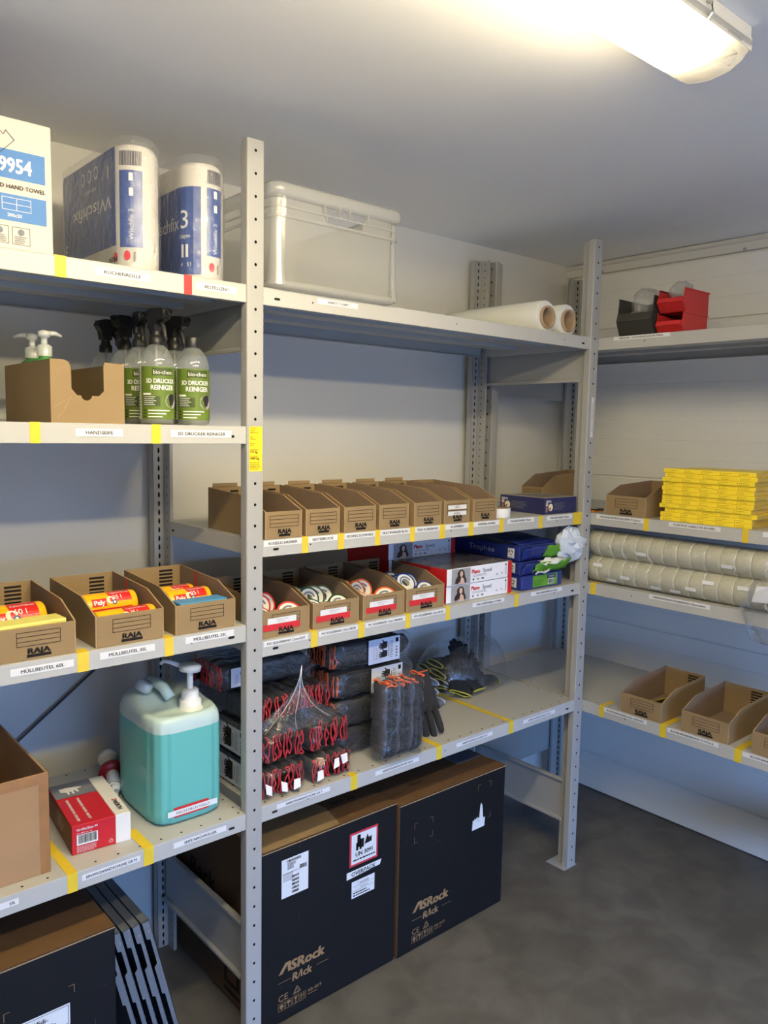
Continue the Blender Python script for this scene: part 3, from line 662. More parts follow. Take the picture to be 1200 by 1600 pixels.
PBLUE = M('towel_pack_blue', (40, 72, 146), .28, noise=.12, scale=7); PWHITE = M('towel_pack_white', (204, 201, 194), .38, noise=.01)
QUILT = M('quilted_paper', (206, 202, 193), .7, bump=.9, bscale=130); PRED = M('printed_red', (206, 36, 54), .5)
def towel_pack(x0, x1, y0, y1, z0, h, label, flip, aw, aq):
    r_ = (x1 - x0) / 2; L = y1 - y0
    r = thing('kitchen_roll_pack', label, 'kitchen rolls', (x0 + r_, y0 + r_, z0), 0, 'packs of kitchen rolls')
    mb = MB(); n = 14; ring = []
    for i in range(n + 1): a = -math.pi / 2 + math.pi * i / n; ring.append((r_ * math.sin(a), -r_ * math.cos(a)))
    L2 = L - 2 * r_
    ring2 = [(x * .0 + x, L2 - y) for x, y in ring[::-1]]
    full = ring + ring2; k = len(full)
    def lvl(sc, z): return [((x) * sc, (y - L2 / 2) * (1 - (1 - sc) * r_ / (L / 2)) + L2 / 2, z) for x, y in full]
    lv = lvl(.90, 0) + lvl(1, .010) + lvl(1, h - .012) + lvl(.88, h) + lvl(.30, h + .004)
    mb.add(lv, [(j * k + i, j * k + (i + 1) % k, (j + 1) * k + (i + 1) % k, (j + 1) * k + i) for j in range(4) for i in range(k)], PWHITE, True)
    mb.add(lvl(.30, h + .004), [tuple(range(k))], PWHITE); mb.build('rolls', r)
    f = stadium(0, 0, r_ + .0004, 0); q = r_ * math.pi / 2
    p = MB(); A = lambda deg: math.radians(deg) * r_
    top, bot = (h - .004, .050) if flip else (h - .052, .010)
    p.rect(f, -q - L2 - .0, A(aw), bot, top, PBLUE, .0006, 20)
    p.rect(f, A(aw + 14), A(aw + 14 + aq), .045 if flip else .052, h - .052, PBLUE, .0006, 8)
    p.rect(f, A(aw + 14 + aq + 4), q, .012, h - .014, QUILT, .0004, 8)
    p.barcode(f, A(aw + 15), A(aw + 13 + aq), h - .043, h - .014, M('barcode_ink', (54, 52, 80), .6), 3, .0010)
    um = A(aw + 14 + aq * .5); s_ = math.pi if flip else 0.0
    p.text(f, 'Wischfix 3', um, h * .36, r_ * .22, WINK, .0012, rot=math.pi / 2, maxw=h * .34)
    for k2 in (.62, .74): p.rect(f, um - A(4), um + A(6), h * k2 - .008, h * k2 + .008, WINK, .0012, 2)
    p.text(f, 'FRIPA', um + A(8), .026, .006, INKB, .0012, rot=math.pi / 2); p.disc(f, um - A(10), .028, .007, PRED, .0012, ry=.010)
    vc = lambda z: z
    ul = -q - L2 * .42
    if flip:
        p.text(f, 'Wischfix', -q - L2 * .40, h * .56, .030, WINK, .0012, rot=math.pi, sx=1.5); p.text(f, 'Küchenrolle', -q - L2 * .42, h * .73, .009, WINK, .0012, rot=math.pi)
        for j in range(3): p.disc(f, -q - L2 * (.30 + .13 * j), h * .86, .011, WINK, .0012, ry=.014); p.disc(f, -q - L2 * (.30 + .13 * j), h * .86, .008, PBLUE, .0016, ry=.010)
        p.text(f, '3', -q - L2 * .94, h * .30, .030, WINK, .0012, rot=math.pi)
        p.text(f, 'FRIPA', A(aw - 18), .022, .011, INKB, .0012, rot=math.pi, bold=.02); p.disc(f, A(aw - 2), .026, .007, PRED, .0012, ry=.010)
        p.rect(f, A(aw - 42), A(aw - 36), h * .76, h * .86, WINK, .0012)
    else:
        p.text(f, 'Wischfix', A(aw - 62), h * .50, .030, WINK, .0012, align='r'); p.text(f, '3', A(aw - 43), h * .52, .040, WINK, .0012); p.text(f, 'Lagen', A(aw - 42), h * .375, .009, WINK, .0012)
        for j in (0, 1): p.rect(f, A(aw - 52 + 13 * j), A(aw - 45 + 13 * j), h * .19, h * .30, WINK, .0012, 2)
        p.text(f, '4   51', A(aw - 40), h * .13, .009, WINK, .0012)
    p.build('printed_wrap', r)
    fm = MB(); nn = 40
    def wrap(u, v):
        s2 = (u - .5) * 2 * (q + L2 * .98); a = 3.1 * math.sin(9 * u + 14 * v) + 2 * math.sin(31 * u - 9 * v)
        return f(s2, -.001 + (h + .020) * v, .0046 + .0006 * a if v < .97 else -.006)
    fm.grid(wrap, nn, 22, FILM); fm.build('plastic_film', r)
    return r
towel_pack(-.301, -.206, .022, .405, 1.8802, .252, 'pack of kitchen rolls turned upside down beside the white carton', True, -76, 58)
towel_pack(-.152, -.050, .020, .395, 1.8802, .250, 'pack of kitchen rolls with a large 3 beside the upright post', False, -24, 46)

# ---------------------------------------------------------------- left bay, second shelf: tray, soap, cleaner bottles
ZL2 = 1.5592
tray = thing('cardboard_tray', 'open cardboard tray with a cut-out front above the HANDSEIFE label', 'tray', (-.456, .010, ZL2))
tw, td, th = .149, .30, .124
m = MB(); c0, c1, cz = .040, .106, .055
def cut():
    pts = [(0, 0), (tw, 0), (tw, th - .002), (c1 + .002, th - .001), (c1, th - .010), (c1, cz + .010), (c1 - .010, cz)]
    for i in range(9):
        a = math.pi * i / 8; pts.append((tw * .475 + .011 * math.cos(a), cz - .011 * math.sin(a) * .9))
    pts += [(c0 + .012, cz), (c0, cz + .014), (c0, th - .014), (c0 - .004, th - .004), (c0 - .012, th), (0, th)]
    return pts
m.prism(cut(), 'y', 0, .0035, CARD); m.build('front_panel', tray)
MB().box(0, .0035, .0035, td, 0, th, CARD).build('side_panel', tray); MB().box(tw - .0035, tw, .0035, td, 0, th, CARD).build('side_panel', tray)
MB().box(.0035, tw - .0035, td - .0035, td, 0, th, CARD).build('back_panel', tray); MB().box(.0035, tw - .0035, .0035, td - .0035, 0, .0035, CARD).build('bottom_panel', tray)
m = MB(); ff = planar((0, 0, 0), (1, 0, 0), (0, 0, 1))
for a, b, c, d_ in ((.004, .03, .040, .052), (.040, .052, .026, .030), (.012, .008, .030, .034), (.110, .02, .135, .012)): m.poly(ff, [(a, b), (a + .0008, b - .0006), (c + .0008, d_ - .0006), (c, d_)], CARDE)
m.build('crease_lines', tray)
SOAPG = M('green_soap', (58, 120, 60), .25); CLEARP = film('clear_bottle', (225, 232, 230), clear=.72, rough=.08, bump=0, gloss=.6)
WPUMP = film('frosted_pump', (238, 242, 240), clear=.18, rough=.25, bump=0)
def soap(x, y, rz, label):
    r = thing('soap_dispenser', label, 'soap bottle', (x, y, ZL2 + .0037), rz, 'soap bottles in the tray'); r.scale = (1.05, 1.05, 1.16)
    MB().lathe([(.0, 0), (.026, 0), (.029, .004), (.029, .085), (.028, .098), (.021, .108), (.012, .113), (.011, .118), (0, .118)], SOAPG, n=18).build('bottle', r)
    m = MB().lathe([(.0145, .116), (.0145, .134), (.010, .137), (.006, .138), (.006, .150), (.011, .151), (.012, .160), (.004, .163), (0, .163)], WPUMP, n=16)
    m.build('pump', r)
    MB().tube([(0, 0, .157), (.022, 0, .159), (.036, 0, .155)], [.005, .0042, .003], WPUMP, n=8).build('spout', r); return r
soap(-.4205, .150, .15, 'green soap bottle with frosted pump at the front of the tray')
soap(-.4205, .230, 2.6, 'green soap bottle with frosted pump behind the other in the tray')
MB_red = MB().lathe([(0, 0), (.022, 0), (.024, .004), (.024, .07), (.010, .085), (.010, .10), (0, .10)], M('red_bottle', (150, 26, 34), .3), n=16)
tag(MB_red.build('soap_refill_bottle', loc=(-.425, .078, ZL2 + .0037)), 'small red bottle half hidden in the cardboard tray', 'bottle')

GREENL = M('green_bottle_label', (92, 114, 40), .4, noise=.06, scale=10); GREEND = M('label_dark_green', (58, 72, 26), .5); LABW = M('label_pale', (214, 216, 204), .5)
def cleaner(x, y, head, rz, label, ra):
    r = thing('cleaner_bottle', label, 'spray bottle', (x, y, ZL2), rz, 'bottles of printer cleaner')
    R = .0375
    MB().lathe([(0, .0005), (.030, 0), (R - .002, .002), (R, .008), (R, .128), (.0365, .140), (.031, .156), (.021, .170), (.0135, .176), (.0125, .184)], CLEARP, n=28).build('bottle', r)
    MB().lathe([(0, .003), (R - .002, .003), (R - .002, .118), (0, .1182)], film('cleaner_fluid', (206, 214, 208), clear=.55, bump=0, gloss=.2) if 'cleaner_fluid' not in MATS else MATS['cleaner_fluid'], n=24).build('fluid', r)
    f = cylf(0, 0, R, ra, 0); p = MB()
    A = lambda a: math.radians(a) * R
    p.rect(f, A(-100), A(100), .012, .126, GREENL, .0006, 24); p.rect(f, A(-100), A(-72), .012, .126, LABW, .0010, 5)
    p.lines(f, A(-96), A(-76), .016, .122, 16, LGREY, 4)
    p.rect(f, A(-30), A(44), .106, .123, GREEND, .0010, 8); p.text(f, 'bio-chem', A(7), .114, .009, WINK, .0014, maxw=A(64))
    p.text(f, '3D DRUCKER', A(0), .095, .0095, WINK, .0014, bold=.03, sx=.82, maxw=A(104)); p.text(f, 'REINIGER', A(6), .081, .0105, WINK, .0014, bold=.03, sx=.85, maxw=A(80))
    p.rect(f, A(-62), A(-4), .040, .062, GREEND, .0010, 6); p.lines(f, A(-59), A(-10), .041, .062, 5, WINK, 7, .35, .0014); p.rect(f, A(-62), A(-34), .064, .068, WINK, .0010, 3)
    def dsc(u, v, q, mt, e): p.disc(f, u, v, q, mt, e)
    dsc(A(38), .052, .0165, M('label_lilac', (176, 160, 176), .5), .0010); dsc(A(40), .058, .010, M('printed_charcoal', (34, 34, 36), .5), .0014); dsc(A(38), .048, .006, M('printed_charcoal', (34, 34, 36), .5), .0015)
    for i in range(3):
        p.rect(f, A(-62), A(-50), .029 - .0068 * i, .0325 - .0068 * i, GREEND, .0010, 2); p.rect(f, A(-44), A(30 - 14 * i), .0295 - .0068 * i, .0318 - .0068 * i, WINK, .0010, 6)
    p.build('bottle_label', r)
    if head:
        MB().lathe([(.0150, .174), (.0155, .176), (.0155, .190), (.0125, .193), (.0105, .200), (.0105, .206)], BLACKP, n=18).build('collar', r)
        h = MB(); h.prism([(.020, .250), (.026, .238), (.016, .224), (.012, .204), (-.011, .204), (-.012, .222), (-.040, .229), (-.046, .236), (-.046, .247), (-.036, .2515), (.004, .254)], 'y', -.011, .011, BLACKP)
        h.xf = Matrix.Rotation(math.pi / 2, 4, 'Z'); h2 = MB(); h2.add([Matrix.Rotation(math.pi / 2, 4, 'Z') @ Vector(v) for v in h.v], h.f, BLACKP); h2.build('trigger_head', r, bevel=.003)
        q = MB(); q.tube([(0, -.016, .226), (0, -.030, .212), (0, -.034, .195), (0, -.040, .183)], [.006, .0055, .005, .004], BLACKP, n=8); q.build('trigger', r)
        MB().lathe([(.006, 0), (.007, .003), (.007, .009)], BLACKP, n=10, axis='y', c=(0, -.056, .2415)).build('nozzle', r)
        MB().tube([(0, 0, .176), (0, .002, .02)], .0022, film('dip_tube', (235, 238, 238), clear=.35, bump=0) if 'dip_tube' not in MATS else MATS['dip_tube'], n=6).build('dip_tube', r)
    else:
        MB().lathe([(.0150, .174), (.0155, .177), (.0155, .196), (.0145, .199), (0, .200)], M('grey_cap', (36, 37, 38), .35), n=20).build('cap', r)
cleaner(-.205, .075, True, .10, 'clear cleaner bottle with spray head, frontmost, green 3D DRUCKER REINIGER label', -.28)
cleaner(-.118, .075, False, 0, 'clear cleaner bottle closed with a plain screw cap', -.28)
cleaner(-.207, .160, True, -.2, 'cleaner spray bottle standing second behind the frontmost one', -.10)
cleaner(-.205, .245, True, -.9, 'cleaner spray bottle third in the row behind the frontmost one', 0.3)
cleaner(-.212, .345, True, 1.75, 'cleaner spray bottle furthest back with its nozzle turned right', -2.2)
cleaner(-.118, .165, True, .15, 'cleaner spray bottle directly behind the capped bottle', -.3)
cleaner(-.118, .252, True, .4, 'cleaner spray bottle two places behind the capped bottle', -.3)

# ---------------------------------------------------------------- left bay, lowest shelf
ZL4 = .6212
can = thing('soap_canister', 'translucent canister of turquoise liquid soap with a white pump', 'canister', (-.1375, .172, ZL4))
TEAL = M('turquoise_soap', (98, 178, 174), .28, noise=.02, scale=6, spec=.5); HDPE = M('milky_plastic', (186, 208, 204), .30, noise=.02, scale=5)
def can_ring(sx, sy_, z, q=5.0, ridge=1.0, n=144):
    out = []
    for i in range(n):
        a = 2 * math.pi * i / n; c, s_ = math.cos(a), math.sin(a)
        k = (abs(c) ** q + abs(s_) ** q) ** (-1 / q)
        # vertical ribs on the rounded corners
        dg = abs(((math.degrees(a) + 45) % 90) - 45)
        rb = 1 + ridge * .016 * (math.cos(math.radians(dg) * 26) if dg > 29 else 0)
        out.append((sx * k * c * rb, sy_ * k * s_ * rb, z))
    return out
HX, HY = .0905, .122
lv = [(.82, .0, 4.0, 0), (.93, .003, 4.5, .4), (.985, .012, 5, 1), (1, .03, 5, 1), (1, .10, 5, 1), (1, .19, 5, 1), (1, .2258, 5, .8)]
lu = [(1, .2258, 5, .8), (1, .238, 5, .5), (.99, .252, 4.5, .2), (.95, .266, 4, 0), (.87, .277, 3.6, 0), (.74, .283, 3.2, 0), (.45, .286, 3, 0), (.0, .287, 3, 0)]
for nm, L_, mt in (('body', lv, TEAL), ('shoulder', lu, HDPE)):
    m = MB(); vs_ = []
    for k_, z, q, rd in L_:
        for (x, y, zz) in can_ring(HX * max(k_, .001), HY * max(k_, .001), z, q, rd):   # the neck end of the top sits lower than the handle end
            t_ = min(1.0, max(0.0, (.035 - y) / .085)); t_ = t_ * t_ * (3 - 2 * t_)
            vs_.append((x, y, zz - (.030 * t_ * min(1.0, (1 - k_) * 4.0) if nm == 'shoulder' else 0)))
    m.add(vs_, [(j * 144 + i, j * 144 + (i + 1) % 144, (j + 1) * 144 + (i + 1) % 144, (j + 1) * 144 + i) for j in range(len(L_) - 1) for i in range(144)], mt, True)
    if nm == 'body': m.add(vs_[:144], [tuple(range(144))[::-1]], mt)
    m.build(nm, can)
MB().tube([(-.010, -.030, .278), (-.018, -.012, .300), (-.022, .02, .306), (-.020, .055, .300), (-.014, .075, .280)], [.013, .013, .0125, .013, .014], HDPE, n=12).build('handle', can)
LID = film('loose_lid', (232, 240, 242), clear=.25, bump=0, rough=.2)
m = MB(); m.xf = Matrix.Translation((-.050, .028, .301)) @ Matrix.Rotation(.45, 4, 'Y') @ Matrix.Rotation(.2, 4, 'X')
m.lathe([(0, .012), (.017, .012), (.020, .009), (.0215, -.010), (.019, -.010), (.018, .007), (0, .008)], LID, n=24); m.build('loose_cap', can)
m = MB(); px, py = .029, -.056
m.lathe([(.033, .240), (.033, .252), (.029, .256), (.027, .258), (.027, .274), (.025, .277), (.022, .278), (.0205, .280), (.0205, .298), (.017, .302), (.008, .303)], WHITE, n=24, c=(px, py, 0), fn=lambda q, z, a: q * (1 + (.02 * math.cos(8 * a) if .257 < z < .276 else (.025 * math.cos(24 * a) if .279 < z < .299 else 0)))); m.build('pump_collar', can)
MB().lathe([(.0075, .300), (.0075, .345)], WHITE, n=14, c=(px, py, 0)).build('pump_stem', can)
m = MB(); m.xf = Matrix.Translation((px, py, .350)) @ Matrix.Rotation(.10, 4, 'Y')
m.lathe([(0, -.006), (.012, -.006), (.025, -.004), (.027, .006), (.026, .010), (.015, .014), (0, .015)], WHITE, n=26); m.build('pump_head', can)
MB().tube([(px - .018, py + .014, .358), (px - .036, py + .033, .366), (px - .047, py + .045, .368), (px - .052, py + .050, .360)], [.006, .005, .0048, .004], WHITE, n=8).build('spout', can)
f = planar((0, -HY - .0012, 0), (1, 0, 0), (0, 0, 1))
m = MB(); m.rect(f, -.048, .042, .022, .046, RTAPE); m.build('red_tape', can)
m = MB(); m.rect(f, -.064, .064, .026, .040, PAPER, 2 * EPS); m.text(f, 'MACH MICH VOLL!!', 0, .033, .0065, INKB, 3 * EPS, maxw=.09, sx=1.1); m.build('paper_label', can)

# box of disposable gloves
GRED = M('glove_box_red', (186, 30, 38), .35, noise=.02); GGREY = M('glove_box_grey', (112, 116, 126), .4); GWH = M('glove_box_white', (224, 222, 218), .35); GBR = M('glove_box_brown', (96, 44, 34), .45, noise=.15, scale=12)
gb = thing('glove_box', 'red and white box of disposable gloves in front of the canister', 'box', (-.414, .070, ZL4), -.10)
gw, gd, gh = .128, .225, .0665
MB().box(0, .094, 0, gd * .60, 0, gh, GRED).box(0, .094, gd * .60, gd, 0, gh, GRED).build('body', gb, bevel=.0015)
MB().box(.0942, gw, 0, gd, 0, gh, GWH).build('white_end', gb, bevel=.0015)
T_ = planar((0, 0, gh), (1, 0, 0), (0, 1, 0)); F_ = planar((0, 0, 0), (1, 0, 0), (0, 0, 1)); S_ = planar((0, gd, 0), (0, -1, 0), (0, 0, 1))
m = MB(); m.rect(T_, .001, .0935, .145, gd - .001, GGREY); m.build('grey_top_panel', gb)
m = MB()
hand = [(.018, .178), (.030, .172), (.031, .158), (.035, .158), (.036, .172), (.040, .173), (.042, .158), (.046, .158), (.046, .174), (.050, .176), (.053, .163), (.057, .165), (.056, .182), (.066, .184), (.068, .188), (.052, .193), (.034, .197), (.018, .196)]
m.poly(T_, hand, WINK, 2 * EPS); m.build('hand_symbol', gb)
m = MB()
T2 = planar((0, 0, gh), (0, -1, 0), (1, 0, 0))
m.text(T2, 'FÜR HANDWERKER · INDUSTRIE · WERKSTATT', -.072, .044, .0062, WINK, 2 * EPS, bold=.02, maxw=.115); m.text(T2, 'NITRIL-EINWEGHANDSCHUHE · EXTRA STARK', -.072, .020, .0062, WINK, 2 * EPS, bold=.02, maxw=.115)
m.build('top_lettering', gb)
m = MB(); m.text(T2, 'WÜRTH', -.048, .113, .010, INK, 2 * EPS, bold=.03); m.rect(T2, -.082, -.076, .108, .113, RTAPE); m.rect(T2, -.082, -.076, .1145, .119, RTAPE); m.build('brand_lettering', gb)
m = MB(); m.text(F_, 'Größe/Size M', .010, .056, .0058, WINK, 2 * EPS, align='l', bold=.02); m.text(F_, 'Art. 0899 470 101', .010, .0475, .0032, WINK, 2 * EPS, align='l')
m.lines(F_, .010, .052, .003, .018, 5, WINK, 5, .3); m.text(F_, '♲', .083, .012, .009, WINK, 2 * EPS); m.build('front_lettering', gb)
m = MB(); m.rect(F_, .010, .055, .020, .044, PAPER, 2 * EPS); m.barcode(F_, .013, .052, .024, .043, INK, 8, 3 * EPS); m.build('barcode_sticker', gb)
m = MB(); m.rect(S_, .004, gd - .004, .004, gh - .004, GBR); m.lines(S_, .10, .16, .02, .055, 5, WINK, 9, .25); m.build('side_artwork', gb)

# loose dispenser pump lying behind the box
pu = thing('dispenser_pump', 'loose white dispenser pump with dark red collar lying by the canister', 'pump', (-.212, .352, ZL4), -.26)
RC = M('dark_red_collar', (138, 26, 36), .35)
ax = Matrix.Translation((0, 0, .034)) @ Matrix.Rotation(math.radians(-82), 4, 'X')
def plathe(prof, mat, name, n=22):
    m = MB(); m.xf = ax; m.lathe(prof, mat, n=n); return m.build(name, pu)
plathe([(.016, -.012), (.031, -.012), (.034, -.008), (.034, .006), (.030, .010), (.024, .010), (.022, .004), (.016, .004)], RC, 'collar', 28)
plathe([(0, -.060), (.016, -.060), (.0165, -.020), (.016, .0)], WHITE, 'cylinder'); plathe([(.006, .0), (.006, .065)], WHITE, 'stem', 12)
plathe([(0, .060), (.010, .060), (.026, .064), (.027, .074), (.020, .079), (0, .080)], WHITE, 'head', 26)
plathe([(.004, -.060), (.0125, -.062), (.0125, -.080), (.004, -.084)], WHITE, 'valve', 16)
pts = [ax @ Vector((0, 0, -.083)), ax @ Vector((0, 0, -.10)), Vector((-.004, -.115, .014)), Vector((.004, -.140, .0062)), Vector((.012, -.168, .0062))]
MB().tube(pts, .0045, WPUMP, n=8).build('dip_tube', pu)
MB().tube([Vector((-.010 + .020 * math.cos(a) + .006, -.085 + .012 * math.sin(a), .022 + .016 * math.sin(a))) for a in [i * .35 for i in range(14)]], .0022, WHITE, n=6).build('tether', pu)

# open brown carton at the left edge
ct = thing('open_carton', 'open brown carton with taped edges at the left picture edge', 'box', (-.90, .038, ZL4))
cw, cd, ch = .430, .42, .217
CARDO = M('carton_brown', (158, 126, 92), .85, noise=.10, scale=6, bump=.2, bscale=18); PTAPE = M('brown_parcel_tape', (150, 110, 70), .25, noise=.12, scale=25, bump=.25, bscale=50)
MB().box(0, cw, 0, .005, 0, ch, CARDO).build('front_panel', ct, bevel=.001); MB().box(0, cw, cd - .005, cd, 0, ch, CARDO).build('back_panel', ct)
MB().box(0, .005, .005, cd - .005, 0, ch, CARDO).build('side_panel', ct); MB().box(cw - .005, cw, .005, cd - .005, 0, ch, CARDO).build('side_panel', ct, bevel=.001)
MB().box(.005, cw - .005, .005, cd - .005, 0, .005, CARDO).build('bottom_panel', ct)
F_ = planar((0, 0, 0), (1, 0, 0), (0, 0, 1)); S2 = planar((cw, 0, 0), (0, 1, 0), (0, 0, 1))
m = MB(); m.rect(F_, 0, cw, ch - .022, ch, PTAPE); m.build('parcel_tape', ct); m = MB(); m.rect(F_, cw - .020, cw, .0, ch - .022, PTAPE); m.build('parcel_tape', ct); m = MB(); m.rect(S2, 0, .022, 0, ch, PTAPE); m.build('parcel_tape', ct)

# ---------------------------------------------------------------- on the floor
BBLK = M('black_printed_carton', (16, 16, 18), .55, noise=.10, scale=4, bump=.12, bscale=30, spec=.25); GOLD = M('gold_ink', (146, 116, 80), .55); PTAPE2 = M('tan_parcel_tape', (102, 77, 51), .3, noise=.10, scale=18, bump=.15, bscale=30)
SCUFF = M('scuffed_print', (92, 84, 76), .8)
def corner_marks(p, F, us, vs_, l=.012, t=.0012):
    for i, u in enumerate(us):
        for j, v in enumerate(vs_):
            su = 1 if i == 0 else -1; sv = 1 if j == 0 else -1
            p.rect(F, min(u, u + su * l), max(u, u + su * l), v - t / 2, v + t / 2, GOLD); p.rect(F, u - t / 2, u + t / 2, min(v, v + sv * l * 1.5), max(v, v + sv * l * 1.5), GOLD)
def scuffs(p, F, w, h, n, seed):
    rnd = random.Random(seed)
    for i in range(n):
        u, v = rnd.uniform(.02, w - .03), rnd.uniform(.04, h - .02); l = rnd.uniform(.004, .016); a = rnd.choice((0, math.pi / 2, rnd.uniform(0, 3)))
        dx, dy = l * math.cos(a), l * math.sin(a); p.poly(F, [(u, v), (u + .0008, v + .0008), (u + dx + .0008, v + dy), (u + dx, v + dy)], SCUFF)
def logo(p, F, u, v, s):
    """two-line gold logo and the row of handling marks under it"""
    p.text(F, 'SRock', u + .040 * s, v, .028 * s, GOLD, align='l', bold=.045, sx=1.1, shear=.12, maxw=.124 * s)
    p.poly(F, [(u, v - .014 * s), (u + .012 * s, v - .014 * s), (u + .028 * s, v + .006 * s), (u + .030 * s, v - .014 * s), (u + .041 * s, v - .014 * s), (u + .038 * s, v + .014 * s), (u + .022 * s, v + .014 * s)], GOLD)
    p.text(F, 'R', u + .045 * s, v - .036 * s, .022 * s, GOLD, align='l', bold=.035, shear=.12); p.text(F, 'ck', u + .079 * s, v - .036 * s, .022 * s, GOLD, align='l', bold=.035, shear=.12)
    p.poly(F, [(u + .060 * s, v - .047 * s), (u + .064 * s, v - .047 * s), (u + .070 * s, v - .033 * s), (u + .071 * s, v - .047 * s), (u + .076 * s, v - .047 * s), (u + .075 * s, v - .026 * s), (u + .070 * s, v - .026 * s)], GOLD)
    p.rect(F, u, u + .040 * s, v - .0375 * s, v - .0362 * s, GOLD); p.rect(F, u + .122 * s, u + .162 * s, v - .0375 * s, v - .0362 * s, GOLD)
def handling(p, F, u, v, s, code):
    p.text(F, 'CE', u, v + .020 * s, .018 * s, GOLD, align='l', sx=1.05); p.text(F, '△', u + .048 * s, v + .024 * s, .018 * s, GOLD, align='l')
    tri = [(u + .046 * s, v + .012 * s), (u + .066 * s, v + .012 * s), (u + .056 * s, v + .031 * s)]
    for i in range(3):
        (a, b), (c, d_) = tri[i], tri[(i + 1) % 3]; L = math.hypot(c - a, d_ - b); nx, ny = -(d_ - b) / L * .0011, (c - a) / L * .0011
        p.poly(F, [(a, b), (c, d_), (c + nx, d_ + ny), (a + nx, b + ny)], GOLD)
    for i in range(4):
        uu = u + .0225 * i * s; p.ring(F, uu, uu + .020 * s, v - .016 * s, v + .006 * s, .0010, GOLD)
        if i == 0: p.disc(F, uu + .010 * s, v - .004 * s, .006 * s, GOLD); p.rect(F, uu + .008 * s, uu + .012 * s, v - .013 * s, v - .006 * s, GOLD)
        if i == 1: p.poly(F, [(uu + .002 * s, v - .003 * s), (uu + .018 * s, v - .003 * s), (uu + .014 * s, v + .003 * s), (uu + .006 * s, v + .003 * s)], GOLD); p.rect(F, uu + .009 * s, uu + .011 * s, v - .013 * s, v - .003 * s, GOLD)
        if i == 2: p.poly(F, [(uu + .004 * s, v + .003 * s), (uu + .016 * s, v + .003 * s), (uu + .011 * s, v - .005 * s), (uu + .011 * s, v - .011 * s), (uu + .015 * s, v - .013 * s), (uu + .005 * s, v - .013 * s), (uu + .009 * s, v - .011 * s), (uu + .009 * s, v - .005 * s)], GOLD)
        if i == 3:
            for q in (.005, .013): p.rect(F, uu + q * s, uu + (q + .002) * s, v - .012 * s, v - .001 * s, GOLD); p.poly(F, [(uu + (q - .0025) * s, v - .002 * s), (uu + (q + .0045) * s, v - .002 * s), (uu + (q + .001) * s, v + .003 * s)], GOLD)
    p.text(F, code, u + .093 * s, v + .002 * s, .010 * s, GOLD, align='l'); p.rect(F, u + .095 * s, u + .125 * s, v - .010 * s, v - .0085 * s, GOLD)
def big_box(label, x0, x1, y0, y1, h, rz=0.0, flap=0.0):
    r, F, S, T, (w, d, hh) = carton_box('black_carton', label, x0, x1, y0, y1, .001, h, (BBLK, CARDD, CARDD), rz=rz, bevel=.004)
    r['group'] = 'large black cartons on the floor'
    m = MB(); m.rect(T, .001, w - .001, .001, .062, PTAPE2); m.build('parcel_tape', r)
    fz = planar((0, 0, 0), (1, 0, 0), (0, 0, 1)); m = MB(); m.rect(fz, .001, w - .001, hh - .0045, hh - .0015, CARDE, .0009); m.build('worn_edge', r)
    return r, F, S, T, (w, d, hh)
r, F, S, T, (w, d, h) = big_box('large black carton with UN 3091 and OVERPACK stickers beside the shared post', .036, .492, .020, .528, .487)
m = MB(); m.poly(T, [(.001, .002), (w * .55, .002), (w * .60, .10), (w * .52, .30), (.001, .30)], CARD, .0012); m.build('top_flap', r)
m = MB(); s_ = planar((.12, .10, h), (1, 0, 0), (0, 1, 0)); m.text(s_, 'Midi', .12, .05, .030, INK, .0022, sx=1.1); m.text(s_, 'leer 2x', .22, .01, .022, INK, .0022); m.build('handwriting', r)
p = MB(); logo(p, F, .052, .150, 1.0); p.build('gold_logo', r)
p = MB(); handling(p, F, .052, .050, 1.0, 'AB-40/9'); p.build('handling_marks', r)
p = MB(); scuffs(p, F, w, h, 9, 3); tag(p.build('scuffs', r), kind='stuff')
p = MB(); u, v = .060, .344; p.rect(F, u, u + .084, v, v + .105, PAPER); p.barcode(F, u + .016, u + .060, v + .094, v + .101, INK, 2); p.lines(F, u + .018, u + .045, v + .074, v + .092, 5, INK, 3, .5)
p.barcode(F, u + .056, u + .078, v + .066, v + .076, INK, 5); p.lines(F, u + .004, u + .036, v + .044, v + .066, 5, LGREY, 5, .4); p.rect(F, u + .003, u + .081, v + .0655, v + .0663, INK, 2 * EPS)
for i in range(5): p.barcode(F, u + .032, u + .054, v + .006 + .0105 * i, v + .0125 + .0105 * i, INK, 11 + i)
p.build('shipping_label', r)
p = MB(); u, v = .283, .348; p.rect(F, u, u + .102, v, v + .098, M('sticker_red', (196, 52, 66), .5)); p.rect(F, u + .006, u + .096, v + .006, v + .092, PAPER, 2 * EPS)
p.text(F, 'UN 3091', u + .051, v + .033, .0125, INK, 3 * EPS, bold=.02); p.lines(F, u + .012, u + .092, v + .014, v + .020, 1, INK, 2, .7, 3 * EPS)
for q, (a, b, c, d_) in enumerate(((.026, .052, .012, .034), (.022, .044, .008, .022), (.034, .044, .008, .030), (.042, .048, .008, .026))): p.rect(F, u + a, u + a + c, v + b, v + b + d_, INK, 3 * EPS)
p.disc(F, u + .032, v + .086, .006, INK, 3 * EPS, ry=.0025); p.poly(F, [(u + .056, v + .066), (u + .063, v + .082), (u + .067, v + .070), (u + .078, v + .072), (u + .078, v + .056), (u + .052, v + .054)], INK, 3 * EPS)
p.build('warning_sticker', r)
p = MB(); u, v = .274, .318; p.poly(F, [(u, v - .003), (u + .120, v + .003), (u + .126, v + .018), (u, v + .018)], PAPER); p.text(F, 'OVERPACK', u + .060, v + .0085, .0125, INK, 2 * EPS, bold=.01, maxw=.108); p.build('overpack_sticker', r)
